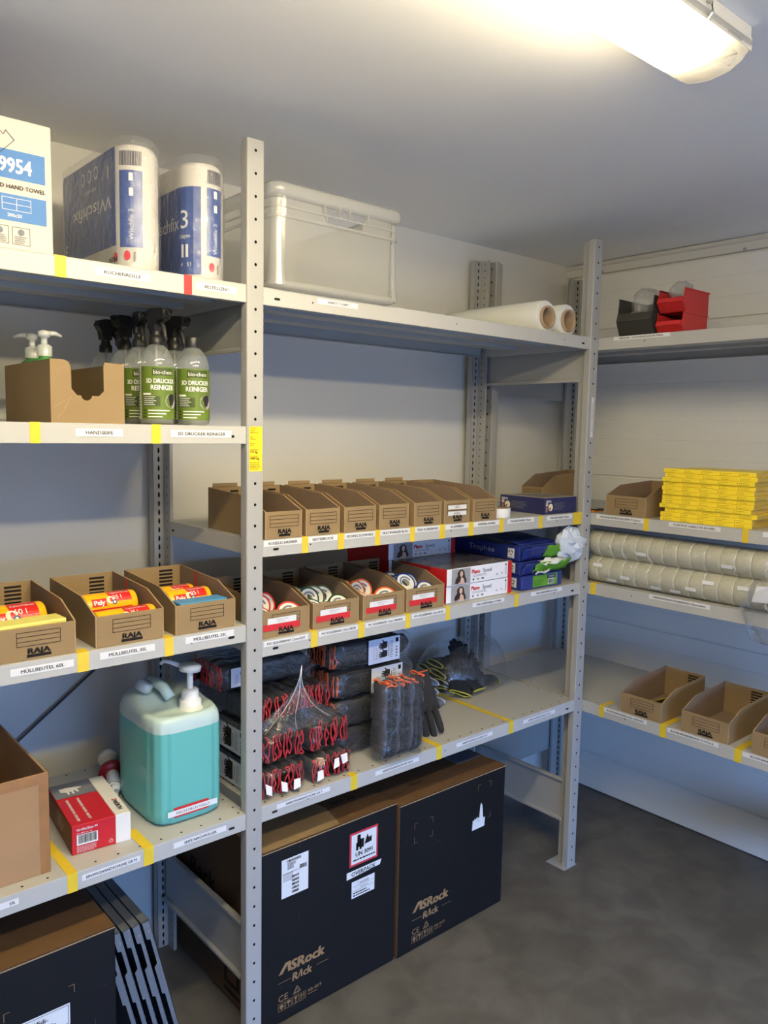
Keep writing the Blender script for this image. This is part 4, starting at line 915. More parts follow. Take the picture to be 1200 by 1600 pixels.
p = MB(); u, v = .292, .254; p.rect(F, u, u + .083, v, v + .049, PAPER); p.text(F, 'HETZNER', u + .045, v + .039, .0055, INK, 2 * EPS); p.text(F, 'Falkenstein', u + .045, v + .0265, .0045, INK, 2 * EPS); p.rect(F, u + .003, u + .080, v + .033, v + .0336, INK, 2 * EPS); p.rect(F, u + .003, u + .080, v + .0205, v + .0211, INK, 2 * EPS); p.lines(F, u + .005, u + .070, v + .003, v + .018, 2, INK, 6, .45); p.build('address_label', r)
p = MB(); p.text(S, 'Rack', .20, .30, .055, INKB, bold=.02); p.build('side_lettering', r); p = MB(); p.rect(S, .32, .40, .045, .115, INKB); p.rect(S, .32, .40, .020, .032, INKB); p.rect(S, .335, .385, .058, .10, CARDD, 2 * EPS); p.build('side_print', r)
r, F, S, T, (w, d, h) = big_box('large black carton with torn white sticker, nearest the right post', .501, .966, .016, .520, .474)
p = MB(); logo(p, F, .058, .134, 1.02); p.build('gold_logo', r)
p = MB(); handling(p, F, .058, .040, 1.0, 'AB-40/9'); p.build('handling_marks', r)
p = MB(); corner_marks(p, F, (.060, .135), (.34, .40)); corner_marks(p, F, (.335, .395), (.32, .44)); p.build('frame_marks', r)
p = MB(); scuffs(p, F, w, h, 26, 8); tag(p.build('scuffs', r), kind='stuff')
p = MB(); u, v = .310, .296; p.poly(F, [(u, v), (u + .058, v), (u + .060, v + .030), (u + .053, v + .028), (u + .050, v + .036), (u + .046, v + .072), (u + .040, v + .082), (u + .036, v + .072), (u + .033, v + .036), (u + .027, v + .034), (u + .022, v + .040), (u + .017, v + .032), (u + .012, v + .038), (u + .008, v + .030), (u + .003, v + .034)], PAPER); p.build('torn_sticker', r)
p = MB(); p.rect(T, .340, .452, .098, .30, M('document_pouch', (120, 126, 140), .2)); p.rect(T, .352, .440, .108, .29, M('pouch_slip', (74, 82, 104), .5), .0012); p.build('document_pouch', r)
p = MB(); p.text(T, 'leer', .14, .085, .022, INK); p.build('handwriting', r)
r, F, S, T, (w, d, h) = big_box('black carton with a white Midi-Seitenteile label under the left bay', -.815, -.349, -.001, .50, .470)
p = MB(); u, v = .245, .290; p.rect(F, u, u + .120, v, v + .048, PAPER); p.ring(F, u + .003, u + .117, v + .003, v + .045, .0010, INK, 2 * EPS); p.text(F, 'Midi-', u + .060, v + .0325, .0105, INK, 2 * EPS, bold=.01); p.text(F, 'Seitenteile', u + .060, v + .0155, .0105, INK, 2 * EPS, bold=.01); p.build('paper_label', r)
p = MB(); corner_marks(p, F, (.235, .375), (.225, .375)); corner_marks(p, F, (.235, .375), (.05, .18)); p.build('frame_marks', r)
p = MB(); scuffs(p, F, w, h, 8, 21); tag(p.build('scuffs', r), kind='stuff')

# folded sheet-metal side panels leaning against the carton
SHEET = M('grey_sheet_metal', (122, 130, 140), .38, .45, noise=.04, scale=20); SHEETD = M('sheet_metal_inside', (58, 64, 72), .5, .4)
names = ('nearest the post', 'second from the post', 'third from the post', 'fourth from the post', 'closest to the black carton')
for i in range(5):
    r = thing('metal_panel', 'grey folded sheet-metal panel leaning on the carton, ' + names[i], 'panel', (-.149 - .0220 * i, .050 + .005 * i, .0045), 0, 'leaning sheet-metal panels')
    H, D_ = .425 - .004 * i, .40
    rot = Matrix.Rotation(math.radians(-13.7), 4, 'Y')
    m = MB(); m.xf = rot; m.box(-.0012, 0, 0, D_, .004, H, SHEET); m.build('sheet', r)
    m = MB(); m.xf = rot; m.prism([(0, .004), (-.017, .004), (-.017, .030), (-.011, .034), (-.011, .22), (-.017, .224), (-.017, .30), (-.009, .306), (-.009, H - .05), (-.017, H - .045), (-.017, H), (0, H)], 'y', 0, .0015, SHEET); m.build('front_flange', r)
    m = MB(); m.xf = rot; m.box(-.018, 0, .0, D_, H - .0012, H, SHEET); m.build('top_flange', r)
    m = MB(); m.xf = rot
    for z in (.16, .26): m.lathe([(.0035, -.001), (.0045, .0), (.0045, .003), (0, .0035)], SHEETD, n=8, axis='x', c=(.0, .012, z))
    m.lathe([(.0025, -.001), (.003, .001), (0, .002)], M('bright_rivet', (230, 232, 234), .2, .6), n=8, axis='y', c=(-.008, -.001, H - .03)); m.build('rivets', r)

# ---------------------------------------------------------------- middle bay, top shelf: clear crate and stretch film
CR = film('crate_plastic', (224, 223, 214), clear=.62, rough=.18, bump=0, gloss=.45); CR2 = film('crate_plastic_thick', (236, 236, 230), clear=.64, rough=.16, bump=0, gloss=.5)
crate = thing('clear_crate', 'empty clear plastic stacking crate on the top shelf', 'crate', (.030, -.030, 1.8802))
cw, cd, ch = .402, .50, .236
def rring(inset, z, rr=.03, n=6):
    out = []; x0, x1, y0, y1 = inset, cw - inset, inset, cd - inset
    for cx_, cy_, a0 in ((x1 - rr, y0 + rr, -90), (x1 - rr, y1 - rr, 0), (x0 + rr, y1 - rr, 90), (x0 + rr, y0 + rr, 180)):
        for i in range(n + 1):
            a = math.radians(a0 + 90 * i / n); out.append((cx_ + rr * math.cos(a), cy_ + rr * math.sin(a), z))
    return out
def loops(m, rings, mat):
    k = len(rings[0]); vs_ = [v for r_ in rings for v in r_]
    m.add(vs_, [(j * k + i, j * k + (i + 1) % k, (j + 1) * k + (i + 1) % k, (j + 1) * k + i) for j in range(len(rings) - 1) for i in range(k)], mat, True)
# front wall with a hand hole: built as panels round the hole; the other walls close the ring
k = 28
m = MB(); lo = [rring(.020, .004), rring(.018, .012), rring(.016, .165)]
loops(m, lo, CR); m.add(rring(.020, .004), [tuple(range(28))], CR2); m.build('body', crate)
m = MB(); hi = rring(.016, .165), rring(.015, .205)
kk = len(hi[0]); vs_ = [v for r_ in hi for v in r_]
m.add(vs_, [(i, (i + 1) % kk, kk + (i + 1) % kk, kk + i) for i in range(kk) if i != kk - 1], CR, True)
y0 = .0155; X0, X1 = rring(.016, .2)[-1][0], rring(.016, .2)[0][0]
A_, B_ = cw * .37, cw * .70; z0, z1 = .165, .205
m.add([(X0, y0, z0), (A_ + .014, y0, z0), (A_, y0, z1), (X0, y0, z1)], [(0, 1, 2, 3)], CR); m.add([(B_ - .014, y0, z0), (X1, y0, z0), (X1, y0, z1), (B_, y0, z1)], [(0, 1, 2, 3)], CR)
m.build('upper_wall', crate)
m = MB(); loops(m, [rring(.015, .205), rring(.003, .207), rring(.000, .213), rring(-.001, .228), rring(.002, .236), rring(.012, .236), rring(.013, .206)], CR2); m.build('rim', crate)
m = MB(); loops(m, [rring(.0125, .160), rring(.006, .161), rring(.006, .166), rring(.0125, .167)], CR2); loops(m, [rring(.013, .183), rring(.008, .184), rring(.008, .187), rring(.013, .188)], CR2); m.build('ribs', crate)
m = MB()
for xx in (A_, A_ + .045, A_ + .075, B_): m.box(xx - .001, xx + .001, .002, .016, .188, .228, CR2)
m.tube([(A_, .010, .204), (A_ + .014, .010, .166), (B_ - .014, .010, .166), (B_, .010, .204)], .0022, CR2, n=6); m.build('handle_frame', crate)
for cx_, cy_ in ((.030, .030), (cw - .030, .030), (.03, cd - .03), (cw - .03, cd - .03)):
    m = MB(); sx = 1 if cx_ < .2 else -1; sy_ = 1 if cy_ < .2 else -1
    a0 = math.pi if sx > 0 and sy_ > 0 else (-math.pi / 2 if sx < 0 and sy_ > 0 else (math.pi / 2 if sx > 0 else 0))
    m.lathe([(.026, .008), (.0205, .060), (.0185, .110), (.0185, .200)], CR2, n=8, c=(cx_, cy_, 0), a0=a0 - .25, a1=a0 + math.pi / 2 + .25); m.build('corner_post', crate)
m = MB()
for i in range(6): m.box(.055 + .052 * i, .057 + .052 * i, .010, .022, .004, .018, CR2)
loops(m, [rring(.021, .018), rring(.010, .019), rring(.010, .005), rring(.030, .0)], CR2); m.build('base_rim', crate)
SF = M('stretch_film', (226, 226, 216), .22, noise=.03, scale=8, bump=.1, bscale=20); CORE = M('roll_core_card', (172, 148, 120), .85, noise=.05)
SFE = M('stretch_film_end', (232, 232, 226), .35)
def film_roll(end, other, r_, label):
    a, b = Vector(end), Vector(other); L = (b - a).length; q = (b - a).to_track_quat('Z', 'Y').to_matrix().to_4x4()
    r = thing('stretch_film_roll', label, 'film roll', end, 0, 'rolls of stretch film'); rot = q
    m = MB(); m.xf = rot; m.lathe([(.036, 0), (r_ - .003, 0)], SFE, n=36, smooth=False); m.lathe([(r_ - .003, 0), (r_, .004), (r_, L * .5), (r_, L - .004), (r_ - .003, L), (.036, L)], SF, n=36, fn=lambda p_, z, an: p_ * (1 + .004 * math.sin(3 * an + z * 20))); m.build('film', r)
    m = MB(); m.xf = rot; m.lathe([(.036, L), (.036, .002), (.037, -.010), (.031, -.010), (.030, .0), (.030, L)], CORE, n=28); m.build('core', r); return r
film_roll((1.149, .066, 1.9355), (1.135, .492, 1.9355), .0550, 'roll of stretch film with its brown core, nearer the crate')
film_roll((1.262, .066, 1.9355), (1.250, .492, 1.9355), .0550, 'roll of stretch film with its brown core, against the right post')

# ---------------------------------------------------------------- middle bay, second shelf: tape roll, dark blue box
mt = thing('magnetic_tape_roll', 'white roll of magnetic tape lying flat in front of the dark blue box', 'tape', (.928, .052, 1.2892))
MB().lathe([(.021, .0015), (.0375, .0), (.038, .001), (.038, .029), (.0375, .030), (.021, .0285), (.021, .0015)], WHITE, n=36).build('tape', mt)
MB().lathe([(.018, .0), (.021, .0), (.021, .0295), (.018, .0295), (.018, .0)], CORE, n=28).build('core', mt)
MB().lathe([(.0215, .0303), (.037, .0306)], M('magnet_brown', (120, 100, 76), .8), n=36, smooth=False).build('magnet_layers', mt)
NAVY = M('navy_carton', (36, 40, 84), .4, noise=.03); NTOP = M('navy_carton_top', (150, 144, 134), .6, noise=.2, scale=9)
r, F, S, T, (w, d, h) = carton_box('magnet_box', 'dark blue box with white lettering beside the right post', 1.112, 1.288, .015, .205, 1.2892, 1.3435, (NAVY, NAVY, NTOP), bevel=.0015)
for f, L, nm in ((F, w, 'front_artwork'), (S, d, 'side_artwork')):
    p = MB(); p.text(f, 'MAUL', .010, h - .011, .0075, WINK, align='l', bold=.02); p.disc(f, .034, h * .42, .012, M('printed_cream', (222, 214, 186), .5)); p.rect(f, .008, .020, h * .50, h * .72, M('printed_beige', (190, 170, 150), .5)); p.rect(f, .008, .018, h * .14, h * .44, M('printed_tan', (140, 104, 86), .5))
    p.disc(f, .030, h * .34, .005, M('printed_tan', (140, 104, 86), .5), 2 * EPS); p.lines(f, .052, L * .66, h * .22, h * .70, 6, LGREY, 4, .3); p.build(nm, r)
p = MB(); p.poly(T, [(.03, .03), (.15, .035), (.14, .15), (.035, .16)], M('printed_grey_photo', (118, 112, 104), .6, noise=.4, scale=40)); p.build('top_artwork', r)

# ---------------------------------------------------------------- middle bay, third shelf: tape rolls, paper
def tape_ring(loc, rot, rgb, label, grp, core=True):
    o = thing('tape_roll', label, 'tape', loc, 0, grp); o.rotation_euler = rot
    cm = M('tape_%d_%d_%d' % rgb, rgb, .3)
    R, w_ = .0325, .015
    key = 'ring_%d_%d_%d' % rgb
    if key not in bpy.data.meshes:
        MB().lathe([(.0195, -w_ / 2), (R, -w_ / 2), (R, w_ / 2), (.0195, w_ / 2)], cm, n=26, smooth=False).mesh(key)
        m = MB(); m.lathe([(.0125, -w_ / 2), (.0125, w_ / 2)], M('tape_core', (206, 206, 202), .5), n=20)
        for s_ in (-1, 1):
            m.lathe([(.0125, s_ * w_ / 2), (.0165, s_ * (w_ / 2 + .0002)), (.0275, s_ * (w_ / 2 + .0004)), (.0278, s_ * w_ / 2 * .98)], WHITE, n=26, smooth=False); m.lathe([(.0150, s_ * (w_ / 2 + .0006)), (.0205, s_ * (w_ / 2 + .0008))], M('tape_print', (110, 116, 140), .5), n=20, smooth=False, a0=.4, a1=3.6)
        m.mesh(key + '_core')
    for nm, k2 in (('tape', key), ('label_disc', key + '_core')):
        c = bpy.data.objects.new(nm, bpy.data.meshes[k2]); col.objects.link(c); c.parent = o
    return o
rnd = random.Random(5)
def fill_bin(x0, y0, rgb, cname, seed, n):
    """loose rolls heaped in a bin: flat ones below, tilted and standing ones on top"""
    rnd = random.Random(seed); zb = ZM3 + .0035
    g = '%s tape rolls in their bin' % cname
    spots = [(.040, .055, .0085, 0.02, 0), (.108, .052, .0085, 0, .02), (.040, .125, .0085, 0, 0), (.108, .120, .0085, .02, 0), (.075, .19, .0085, 0, 0)]
    top = [(.036, .050, .036, .62, .25), (.086, .060, .030, .10, -.20), (.112, .040, .038, .75, -.5), (.034, .118, .050, 1.25, .35), (.062, .112, .050, 1.30, .15), (.088, .120, .050, 1.25, -.1), (.114, .118, .048, 1.15, -.3), (.050, .185, .046, 1.2, .3), (.095, .180, .046, 1.2, -.3), (.060, .075, .062, .85, .1)]
    where = ('flat at the bottom, front left', 'flat at the bottom, front right', 'flat at the bottom, middle left', 'flat at the bottom, middle right', 'flat at the bottom, rear', 'tilted at the front left', 'nearly flat at the front centre', 'tilted at the front right', 'on edge, leftmost of the middle row', 'on edge, second from left in the middle row', 'on edge, third from left in the middle row', 'on edge, rightmost of the middle row', 'on edge at the rear left', 'on edge at the rear right', 'lying on top of the heap')
    for k, (x, y, z, a, b) in enumerate((spots + top)[:5 + n]):
        tape_ring((x0 + x + rnd.uniform(-.003, .003), y0 + y, zb + z), (a, b, rnd.uniform(-.3, .3)), rgb, '%s tape roll in its bin, %s' % (cname, where[k]), g)
fill_bin(.0235, .013, (186, 32, 36), 'red', 1, 6); fill_bin(.182, .013, (22, 62, 48), 'green', 2, 7); fill_bin(.347, .013, (214, 92, 40), 'orange', 3, 6); fill_bin(.505, .013, (34, 60, 130), 'blue', 4, 10)

RWH = M('ream_wrap_white', (232, 232, 238), .35, noise=.01); RRED = M('ream_wrap_red', (184, 34, 38), .35, noise=.03); RTOP = M('ream_top_photo', (104, 98, 98), .22, noise=.55, scale=9); SKIN = M('printed_skin', (206, 170, 150), .5); HAIR = M('printed_hair', (44, 34, 32), .5); PGREY = M('printed_photo_grey', (150, 150, 152), .5); PNAVY = M('printed_navy', (30, 40, 84), .5)
def plano(x0, y0, z0, label, rz=0.0, flip=False):
    r, F, S, T, (w, d, h) = carton_box('paper_ream', label, x0, x0 + .297, y0, y0 + .212, z0, z0 + .0525, (RWH, RRED, RTOP), rz=rz, bevel=.003, cat='paper')
    r['group'] = 'reams of white copy paper'
    p = MB(); p.rect(F, .020, .102, .003, .050, PGREY, nu=1); hx = .060
    hair = [(hx - .026, .006), (hx - .024, .018), (hx - .014, .028), (hx - .016, .038), (hx - .006, .046), (hx + .006, .047), (hx + .014, .040), (hx + .017, .026), (hx + .024, .014), (hx + .022, .005)]
    p.poly(F, hair, HAIR, 2 * EPS); p.disc(F, hx + .001, .034, .0068, SKIN, 3 * EPS, ry=.0092); p.poly(F, [(hx - .012, .004), (hx + .016, .004), (hx + .012, .018), (hx + .004, .024), (hx - .006, .020)], SKIN, 3 * EPS); p.poly(F, [(hx - .006, .006), (hx - .002, .020), (hx - .008, .030), (hx - .014, .018)], HAIR, 4 * EPS)
    p.build('portrait_photo', r)
    p = MB(); p.text(F, 'Plano', .108, .0355, .0125, RTAPE, align='l', bold=.03, maxw=.044); p.build('red_lettering', r)
    p = MB(); p.text(F, 'Speed', .158, .0355, .0125, M('printed_slate', (70, 78, 104), .5), align='l', maxw=.045); p.build('slate_lettering', r)
    p = MB()
    for i, t in enumerate(('80', 'A4', '500')): p.text(F, t, .112 + .020 * i, .011, .0055, INK, align='l', bold=.02)
    p.lines(F, .112, .20, .018, .026, 2, LGREY, 4, .3); p.text(F, 'FSC', .226, .016, .005, INK); p.text(F, 'EU', .248, .018, .005, INK); p.build('small_print', r)
    p = MB(); p.rect(F, w - .020, w - .0005, .0005, h - .0005, RRED); p.build('red_end_band', r)
    p = MB(); p.text(F, 'PAPYRUS', w - .030, .024, .0055, PNAVY, rot=math.pi / 2, maxw=.026); p.disc(F, w - .030, .043, .0036, PNAVY); p.build('maker_mark', r)
    return r
plano(.678, .027, 1.0442, 'lower of the two front reams of white copy paper')
plano(.674, .022, 1.0970, 'upper of the two front reams of white copy paper', rz=.01)
for i in range(2): plano(.640, .245, 1.0442 + .0528 * i, ('bottom ream hidden behind the front paper stack', 'middle ream hidden behind the front paper stack')[i])
plano(.636, .243, 1.1498, 'rear ream of copy paper standing highest behind the front stack')
TB = M('blue_ream_wrap', (36, 50, 122), .28, noise=.05, scale=6, bump=.15, bscale=25); TG = M('green_paper', (92, 152, 44), .6, noise=.05); TGL = M('torn_white_paper', (226, 226, 220), .7)
def troph(x0, y0, z0, h, label, artwork=True):
    r, F, S, T, (w, d, hh) = carton_box('coloured_paper_ream', label, x0, x0 + .212, y0, y0 + .299, z0, z0 + h, (TB, TB, TB), bevel=.004, cat='paper')
    r['group'] = 'blue wrapped reams of coloured paper'
    p = MB(); p.rect(S, d - .050, d - .022, .008, .040, PAPER); p.lines(S, d - .048, d - .024, .009, .013, 1, LGREY, 3, .6); m_ = 8
    for i in range(3):
        a = 2 * math.pi * i / 3; p.tube([S(d - .036 + .0065 * math.cos(a + t * .18), .026 + .0065 * math.sin(a + t * .18), .002) for t in range(8)], .0012, INK, n=4)
    p.build('recycling_label', r)
    p = MB(); p.text(S, 'Trophée', d - .165, .028, .019, M('printed_silver', (176, 186, 210), .4), bold=.0, sx=1.25); p.build('silver_lettering', r)
    return r, F, S, T, (w, d, hh)
r, F, S, T, (w, d, h) = troph(1.016, .018, 1.0442, .048, 'bottom blue ream with a green printed front label')
p = MB(); p.rect(F, .055, .185, .006, .044, TG); p.lines(F, .060, .118, .010, .030, 5, M('printed_leaf', (40, 84, 30), .5), 4, .35); p.rect(F, .130, .175, .030, .042, PNAVY, 2 * EPS); p.text(F, 'INTENSIV', .152, .036, .0055, WINK, 3 * EPS, maxw=.04); p.rect(F, .134, .168, .010, .028, PAPER, 2 * EPS); p.barcode(F, .136, .166, .012, .026, INK, 5, 3 * EPS); p.build('green_label', r)
r, F, S, T, (w, d, h) = troph(1.014, .024, 1.0930, .046, 'middle blue ream torn open with green paper showing')
def torn(m, pts, mat):  # crumpled flap: strip of quads with jitter
    n = len(pts[0]); vs_ = [v for row in pts for v in row]
    m.add(vs_, [(j * n + i, j * n + i + 1, (j + 1) * n + i + 1, (j + 1) * n + i) for j in range(len(pts) - 1) for i in range(n - 1)], mat, True)
rn = random.Random(9)
def flap(name, parent, x0, x1, y0, y1, z0, z1, mat, nx=7, ny=4, jit=.004):
    m = MB(); rows = []
    for j in range(ny + 1):
        rows.append([(x0 + (x1 - x0) * i / nx + rn.uniform(-jit, jit), y0 + (y1 - y0) * j / ny + rn.uniform(-jit, jit), z0 + (z1 - z0) * j / ny + rn.uniform(-jit, jit)) for i in range(nx + 1)])
    torn(m, rows, mat); o = m.build(name, parent); sd = o.modifiers.new('thick', 'SOLIDIFY'); sd.thickness = .0012; return o
flap('green_flap', r, .055, .235, -.0035, -.024, .004, .040, TG); flap('torn_edge', r, .075, .200, -.026, -.012, .036, .050, TGL, jit=.006); flap('torn_edge', r, .06, .13, -.008, -.022, .004, .012, TGL, jit=.006)
flap('blue_flap', r, .0, .075, -.0035, -.020, .002, .044, TB, nx=4)
r, F, S, T, (w, d, h) = troph(1.010, .026, 1.1412, .050, 'topmost blue ream with its wrapper folded back')
flap('green_flap', r, .095, .240, -.0035, -.018, .002, .046, TG); flap('blue_flap', r, .0, .11, -.0035, -.028, .0, .046, TB, nx=5)
m = MB(); tf = planar((0, .0, h + .0018), (-1, 0, 0), (0, -1, 0)); m.text(tf, 'Trophée', -.105, -.045, .020, M('printed_silver', (176, 186, 210), .4), sx=1.3); m.build('top_lettering', r)
flap('top_wrapper', r, .02, .20, .01, .26, h + .003, h + .022, TB, jit=.003)
m = MB(); rn2 = random.Random(4)
def crump(u, v):
    a = u * 2 * math.pi; ph = v * math.pi
    q = .060 * (1 + .16 * math.sin(2 * a + 4 * v) + .13 * math.sin(5 * a - 6 * ph) + .12 * rn2.uniform(-1, 1))
    return (q * math.sin(ph) * math.cos(a) * 1.0, q * math.sin(ph) * math.sin(a) * .60, q * math.cos(ph) * .92)
m.grid(crump, 13, 9, M('white_plastic_wrap', (206, 214, 224), .25, noise=.03, bump=.4, bscale=20), wrapu=True, smooth=False)
o = m.build('crumpled_wrapper', loc=(1.262, .018, 1.180)); tag(o, 'crumpled white plastic wrapper at the end of the blue reams', 'wrapper')

# ---------------------------------------------------------------- middle bay, lowest shelf: packs of work gloves
ZM4 = .6254
KNIT = M('black_glove_fabric', (34, 34, 38), .85, noise=.15, scale=60, bump=.6, bscale=240); KNIT2 = M('grey_glove_knit', (74, 76, 86), .9, noise=.12, scale=50, bump=.6, bscale=260)
CUFF = {'red': M('red_cuff', (176, 44, 54), .7), 'orange': M('orange_cuff', (222, 100, 52), .7), 'yellow': M('yellow_cuff', (176, 170, 60), .7), 'white': M('white_cuff', (206, 212, 220), .7)}
def smooth_noise(seed):
    rnd = random.Random(seed); ks = [(rnd.uniform(1, 4), rnd.uniform(0, 6.28), rnd.uniform(.4, 1)) for _ in range(4)]
    return lambda t: sum(a * math.sin(k * t * 6.28 + p_) for k, p_, a in ks) / 2.2
PAPERL = M('pack_paper', (214, 220, 234), .55, noise=.03, scale=12)
def hand_print(p, f, u, v, s, mat, flipv=1):
    pts = [(-.5, -.30), (-.5, .25), (-.15, .33), (.1, .30), (.42, .36), (.44, .26), (.18, .18), (.55, .20), (.56, .10), (.20, .05), (.56, .02), (.55, -.08), (.18, -.08), (.46, -.16), (.44, -.25), (.12, -.22), (.05, -.34), (.18, -.52), (.08, -.56), (-.10, -.36)]
    p.poly(f, [(u - a * s, v + b * s * flipv) for a, b in pts], mat, 2 * EPS)
def glove_pack(name, label, mat4, n, width, L, colour, seed, labels=(), film_out=.006, jitter=1.0, tags=False, tent=None):
    """n flat gloves side by side (local x), cuffs at local y = 0, in a clear bag"""
    r = thing(name, label, 'gloves', mat4.to_translation(), 0, 'packs of work gloves'); rot = mat4.to_3x3().to_4x4()
    rnd = random.Random(seed); pitch = .0168
    for i in range(n):
        x0 = (i + .5) * pitch; nz = smooth_noise(seed * 31 + i); ny = smooth_noise(seed * 17 + i); zc = width / 2 + rnd.uniform(-.004, .004) * jitter; y0 = rnd.uniform(-.004, .010) * jitter
        hw = width * .46 * rnd.uniform(.88, 1.0)
        m = MB(); m.xf = rot
        def prof(u, v):
            a = u * 2 * math.pi; yy = y0 + .004 + v * (L - .012 - y0)
            tp = 1.0 if v < .8 else math.sqrt(max(0, 1 - ((v - .8) / .2) ** 2 * .97))
            if v == 0: tp *= .9
            x = x0 + .0076 * tp * math.cos(a) + .0028 * nz(v * .6 + .2 * math.sin(a)); z = zc + hw * tp * math.sin(a) + .003 * ny(v)
            return (x, yy, max(.0015, z))
        m.grid(prof, 14, 12, KNIT if i % 3 else KNIT2, wrapu=True); g = m.build('glove', r)
        c = MB(); c.xf = rot; pts = []; K = 26
        for k_ in range(K):
            a = 2 * math.pi * k_ / K; wob = .0042 * jitter * nz(k_ / K * 1.3)
            pts.append((x0 + .0042 * math.cos(a) + wob, y0 + .002 + .004 * ny(k_ / K), max(.004, zc + hw * .93 * math.sin(a))))
        c.tube(pts, .0024, CUFF[colour], n=5, closed=True); c.build('cuff', g)
    W_ = n * pitch; q = film_out; nf = smooth_noise(seed + 7); nf2 = smooth_noise(seed + 77)
    def bag(u, v):
        a = u * 2 * math.pi; c, s_ = math.cos(a), math.sin(a); k_ = (abs(c) ** 5 + abs(s_) ** 5) ** (-.2)
        tp = 1.0 if .06 < v < .94 else (.55 if v in (0, 1) else .9)
        w_ = .0022 * nf(u * 3 + v) + .0022 * nf2(v * 3 - u * 2)
        x = W_ / 2 + (W_ / 2 + q * .8 + w_) * tp * k_ * c; z = width / 2 + (width / 2 + q * .5 + w_) * tp * k_ * s_
        return (x, -.012 + v * (L + .022) + .003 * nf(u * 4), max(.0006, z))
    b = MB(); b.xf = rot; b.grid(bag, 32, 18, FILM2, wrapu=True); b.build('clear_bag', r)
    for (face, y1, y2, z1, z2, hands) in labels:
        p = MB(); p.xf = rot
        if face == 'left': f = planar((-q * .8 - .0042, y2, 0), (0, -1, 0), (0, 0, 1)); ww = y2 - y1
        else: f = planar((W_ + q * .8 + .0042, y1, 0), (0, 1, 0), (0, 0, 1)); ww = y2 - y1
        p.rect(f, 0, ww, z1, z2, PAPERL); 
        hh = z2 - z1
        for j in range(hands): hand_print(p, f, ww * .46, z1 + hh * (.70 - .36 * j), ww * .26, KNIT, -1)
        p.rect(f, ww * .63, ww * .645, z1 + hh * .2, z1 + hh * .75, INK, 2 * EPS); p.lines(f, ww * .68, ww * .80, z1 + hh * .12, z1 + hh * .85, 9, LGREY, seed, .4); p.rect(f, ww * .86, ww * .95, z1 + hh * .74, z1 + hh * .92, INK, 2 * EPS); p.lines(f, ww * .86, ww * .95, z1 + hh * .1, z1 + hh * .6, 4, LGREY, seed + 1, .5)
        p.ring(f, ww * .16, ww * .26, z1 + hh * .18, z1 + hh * .62, .0008, RTAPE, 2 * EPS)
        p.build('paper_insert', r)
    if tags:
        for j in range(3):
            p = MB(); p.xf = rot; x, z = W_ * (.08 + .30 * j + rnd.uniform(-.08, .08)), width * rnd.uniform(.15, .55)
            a_, b_, c_ = rnd.uniform(-.008, .008), rnd.uniform(.012, .024), rnd.uniform(-.006, .010); p.add([(x, -.014, z), (x + b_, -.018, z + a_), (x + b_ + .004, -.010, z + .020 + a_), (x + c_, -.008, z + .024)], [(0, 1, 3), (1, 2, 3)], WINK); p.build('size_tag', r)
    if tent:
        ap = Vector(tent); b = MB()
        def tn(u, v):
            a = u * math.pi * 2; rr = .135 * v * (1 + .22 * math.sin(5 * a) * v); base = Vector((W_ / 2 + .045 + rr * math.cos(a) * 1.0, .012 + rr * math.sin(a) * .28, width + .003))
            t = v ** .7; pz = ap * (1 - t) + base * t
            return (pz.x, pz.y, pz.z + .006 * math.sin(9 * a) * v * (1 - v) * 4)
        b.grid(tn, 36, 10, FILM2, wrapu=True); b.build('bag_top', r)
        for k_ in range(3):
            u0 = .55 + .17 * k_; t_ = MB(); t_.tube([tn(u0 + .01 * math.sin(7 * v_), v_) for v_ in [j / 9 for j in range(10)]], [.0007 - .00005 * j for j in range(10)], M('film_gather_glint', (240, 242, 238), .12, spec=.9), n=5); t_.build('film_ridge_glint', r)  # white tubes paint bright edge glints along the film ridges
    return r
def T_(x, y, z): return Matrix.Translation((x, y, z))
ROTB = Matrix(((0, 1, 0, 0), (-1, 0, 0, 0), (0, 0, 1, 0), (0, 0, 0, 1)))          # length along +X, stack along -Y
ROTS = Matrix(((1, 0, 0, 0), (0, 0, 1, 0), (0, -1, 0, 0), (0, 0, 0, 1)))          # cuffs up
glove_pack('glove_pack', 'lowest pack of red-cuffed gloves with white tags beside the shared post', T_(.036, .020, ZM4), 8, .078, .29, 'red', 1, (('left', .06, .22, .006, .072, 2),), tags=True)
glove_pack('glove_pack', 'upper pack of red-cuffed gloves beside the shared post', T_(.036, .026, ZM4 + .0865), 8, .080, .29, 'red', 2, (('left', .06, .22, .006, .074, 2),), tent=(.125, .004, .240))
glove_pack('glove_pack', 'lower right pack of red-cuffed gloves above the GR 7 label', T_(.192, .022, ZM4), 8, .072, .28, 'red', 3, tags=True)
glove_pack('glove_pack', 'upper right pack of red-cuffed gloves next to the standing orange bag', T_(.190, .034, ZM4 + .080), 8, .080, .28, 'red', 4)
glove_pack('glove_pack', 'set-back pack of red-cuffed gloves on top of the pile beside the post', T_(.040, .075, ZM4 + .1755), 8, .070, .30, 'red', 5)
glove_pack('glove_pack', 'set-back pack of red-cuffed gloves on the pile next to the orange packs', T_(.188, .100, ZM4 + .1685), 7, .072, .28, 'red', 51)
glove_pack('glove_pack', 'dark pack of red-cuffed gloves lying across the top of the red pile', (T_(-.012, .300, ZM4 + .2540) @ ROTB), 9, .072, .30, 'red', 6, (('right', .03, .11, .012, .062, 1),))
glove_pack('glove_pack', 'clear bag of orange-cuffed gloves standing upright at the front', T_(.412, -.012, ZM4 + .232) @ ROTS, 9, .066, .230, 'orange', 7, jitter=1.8)
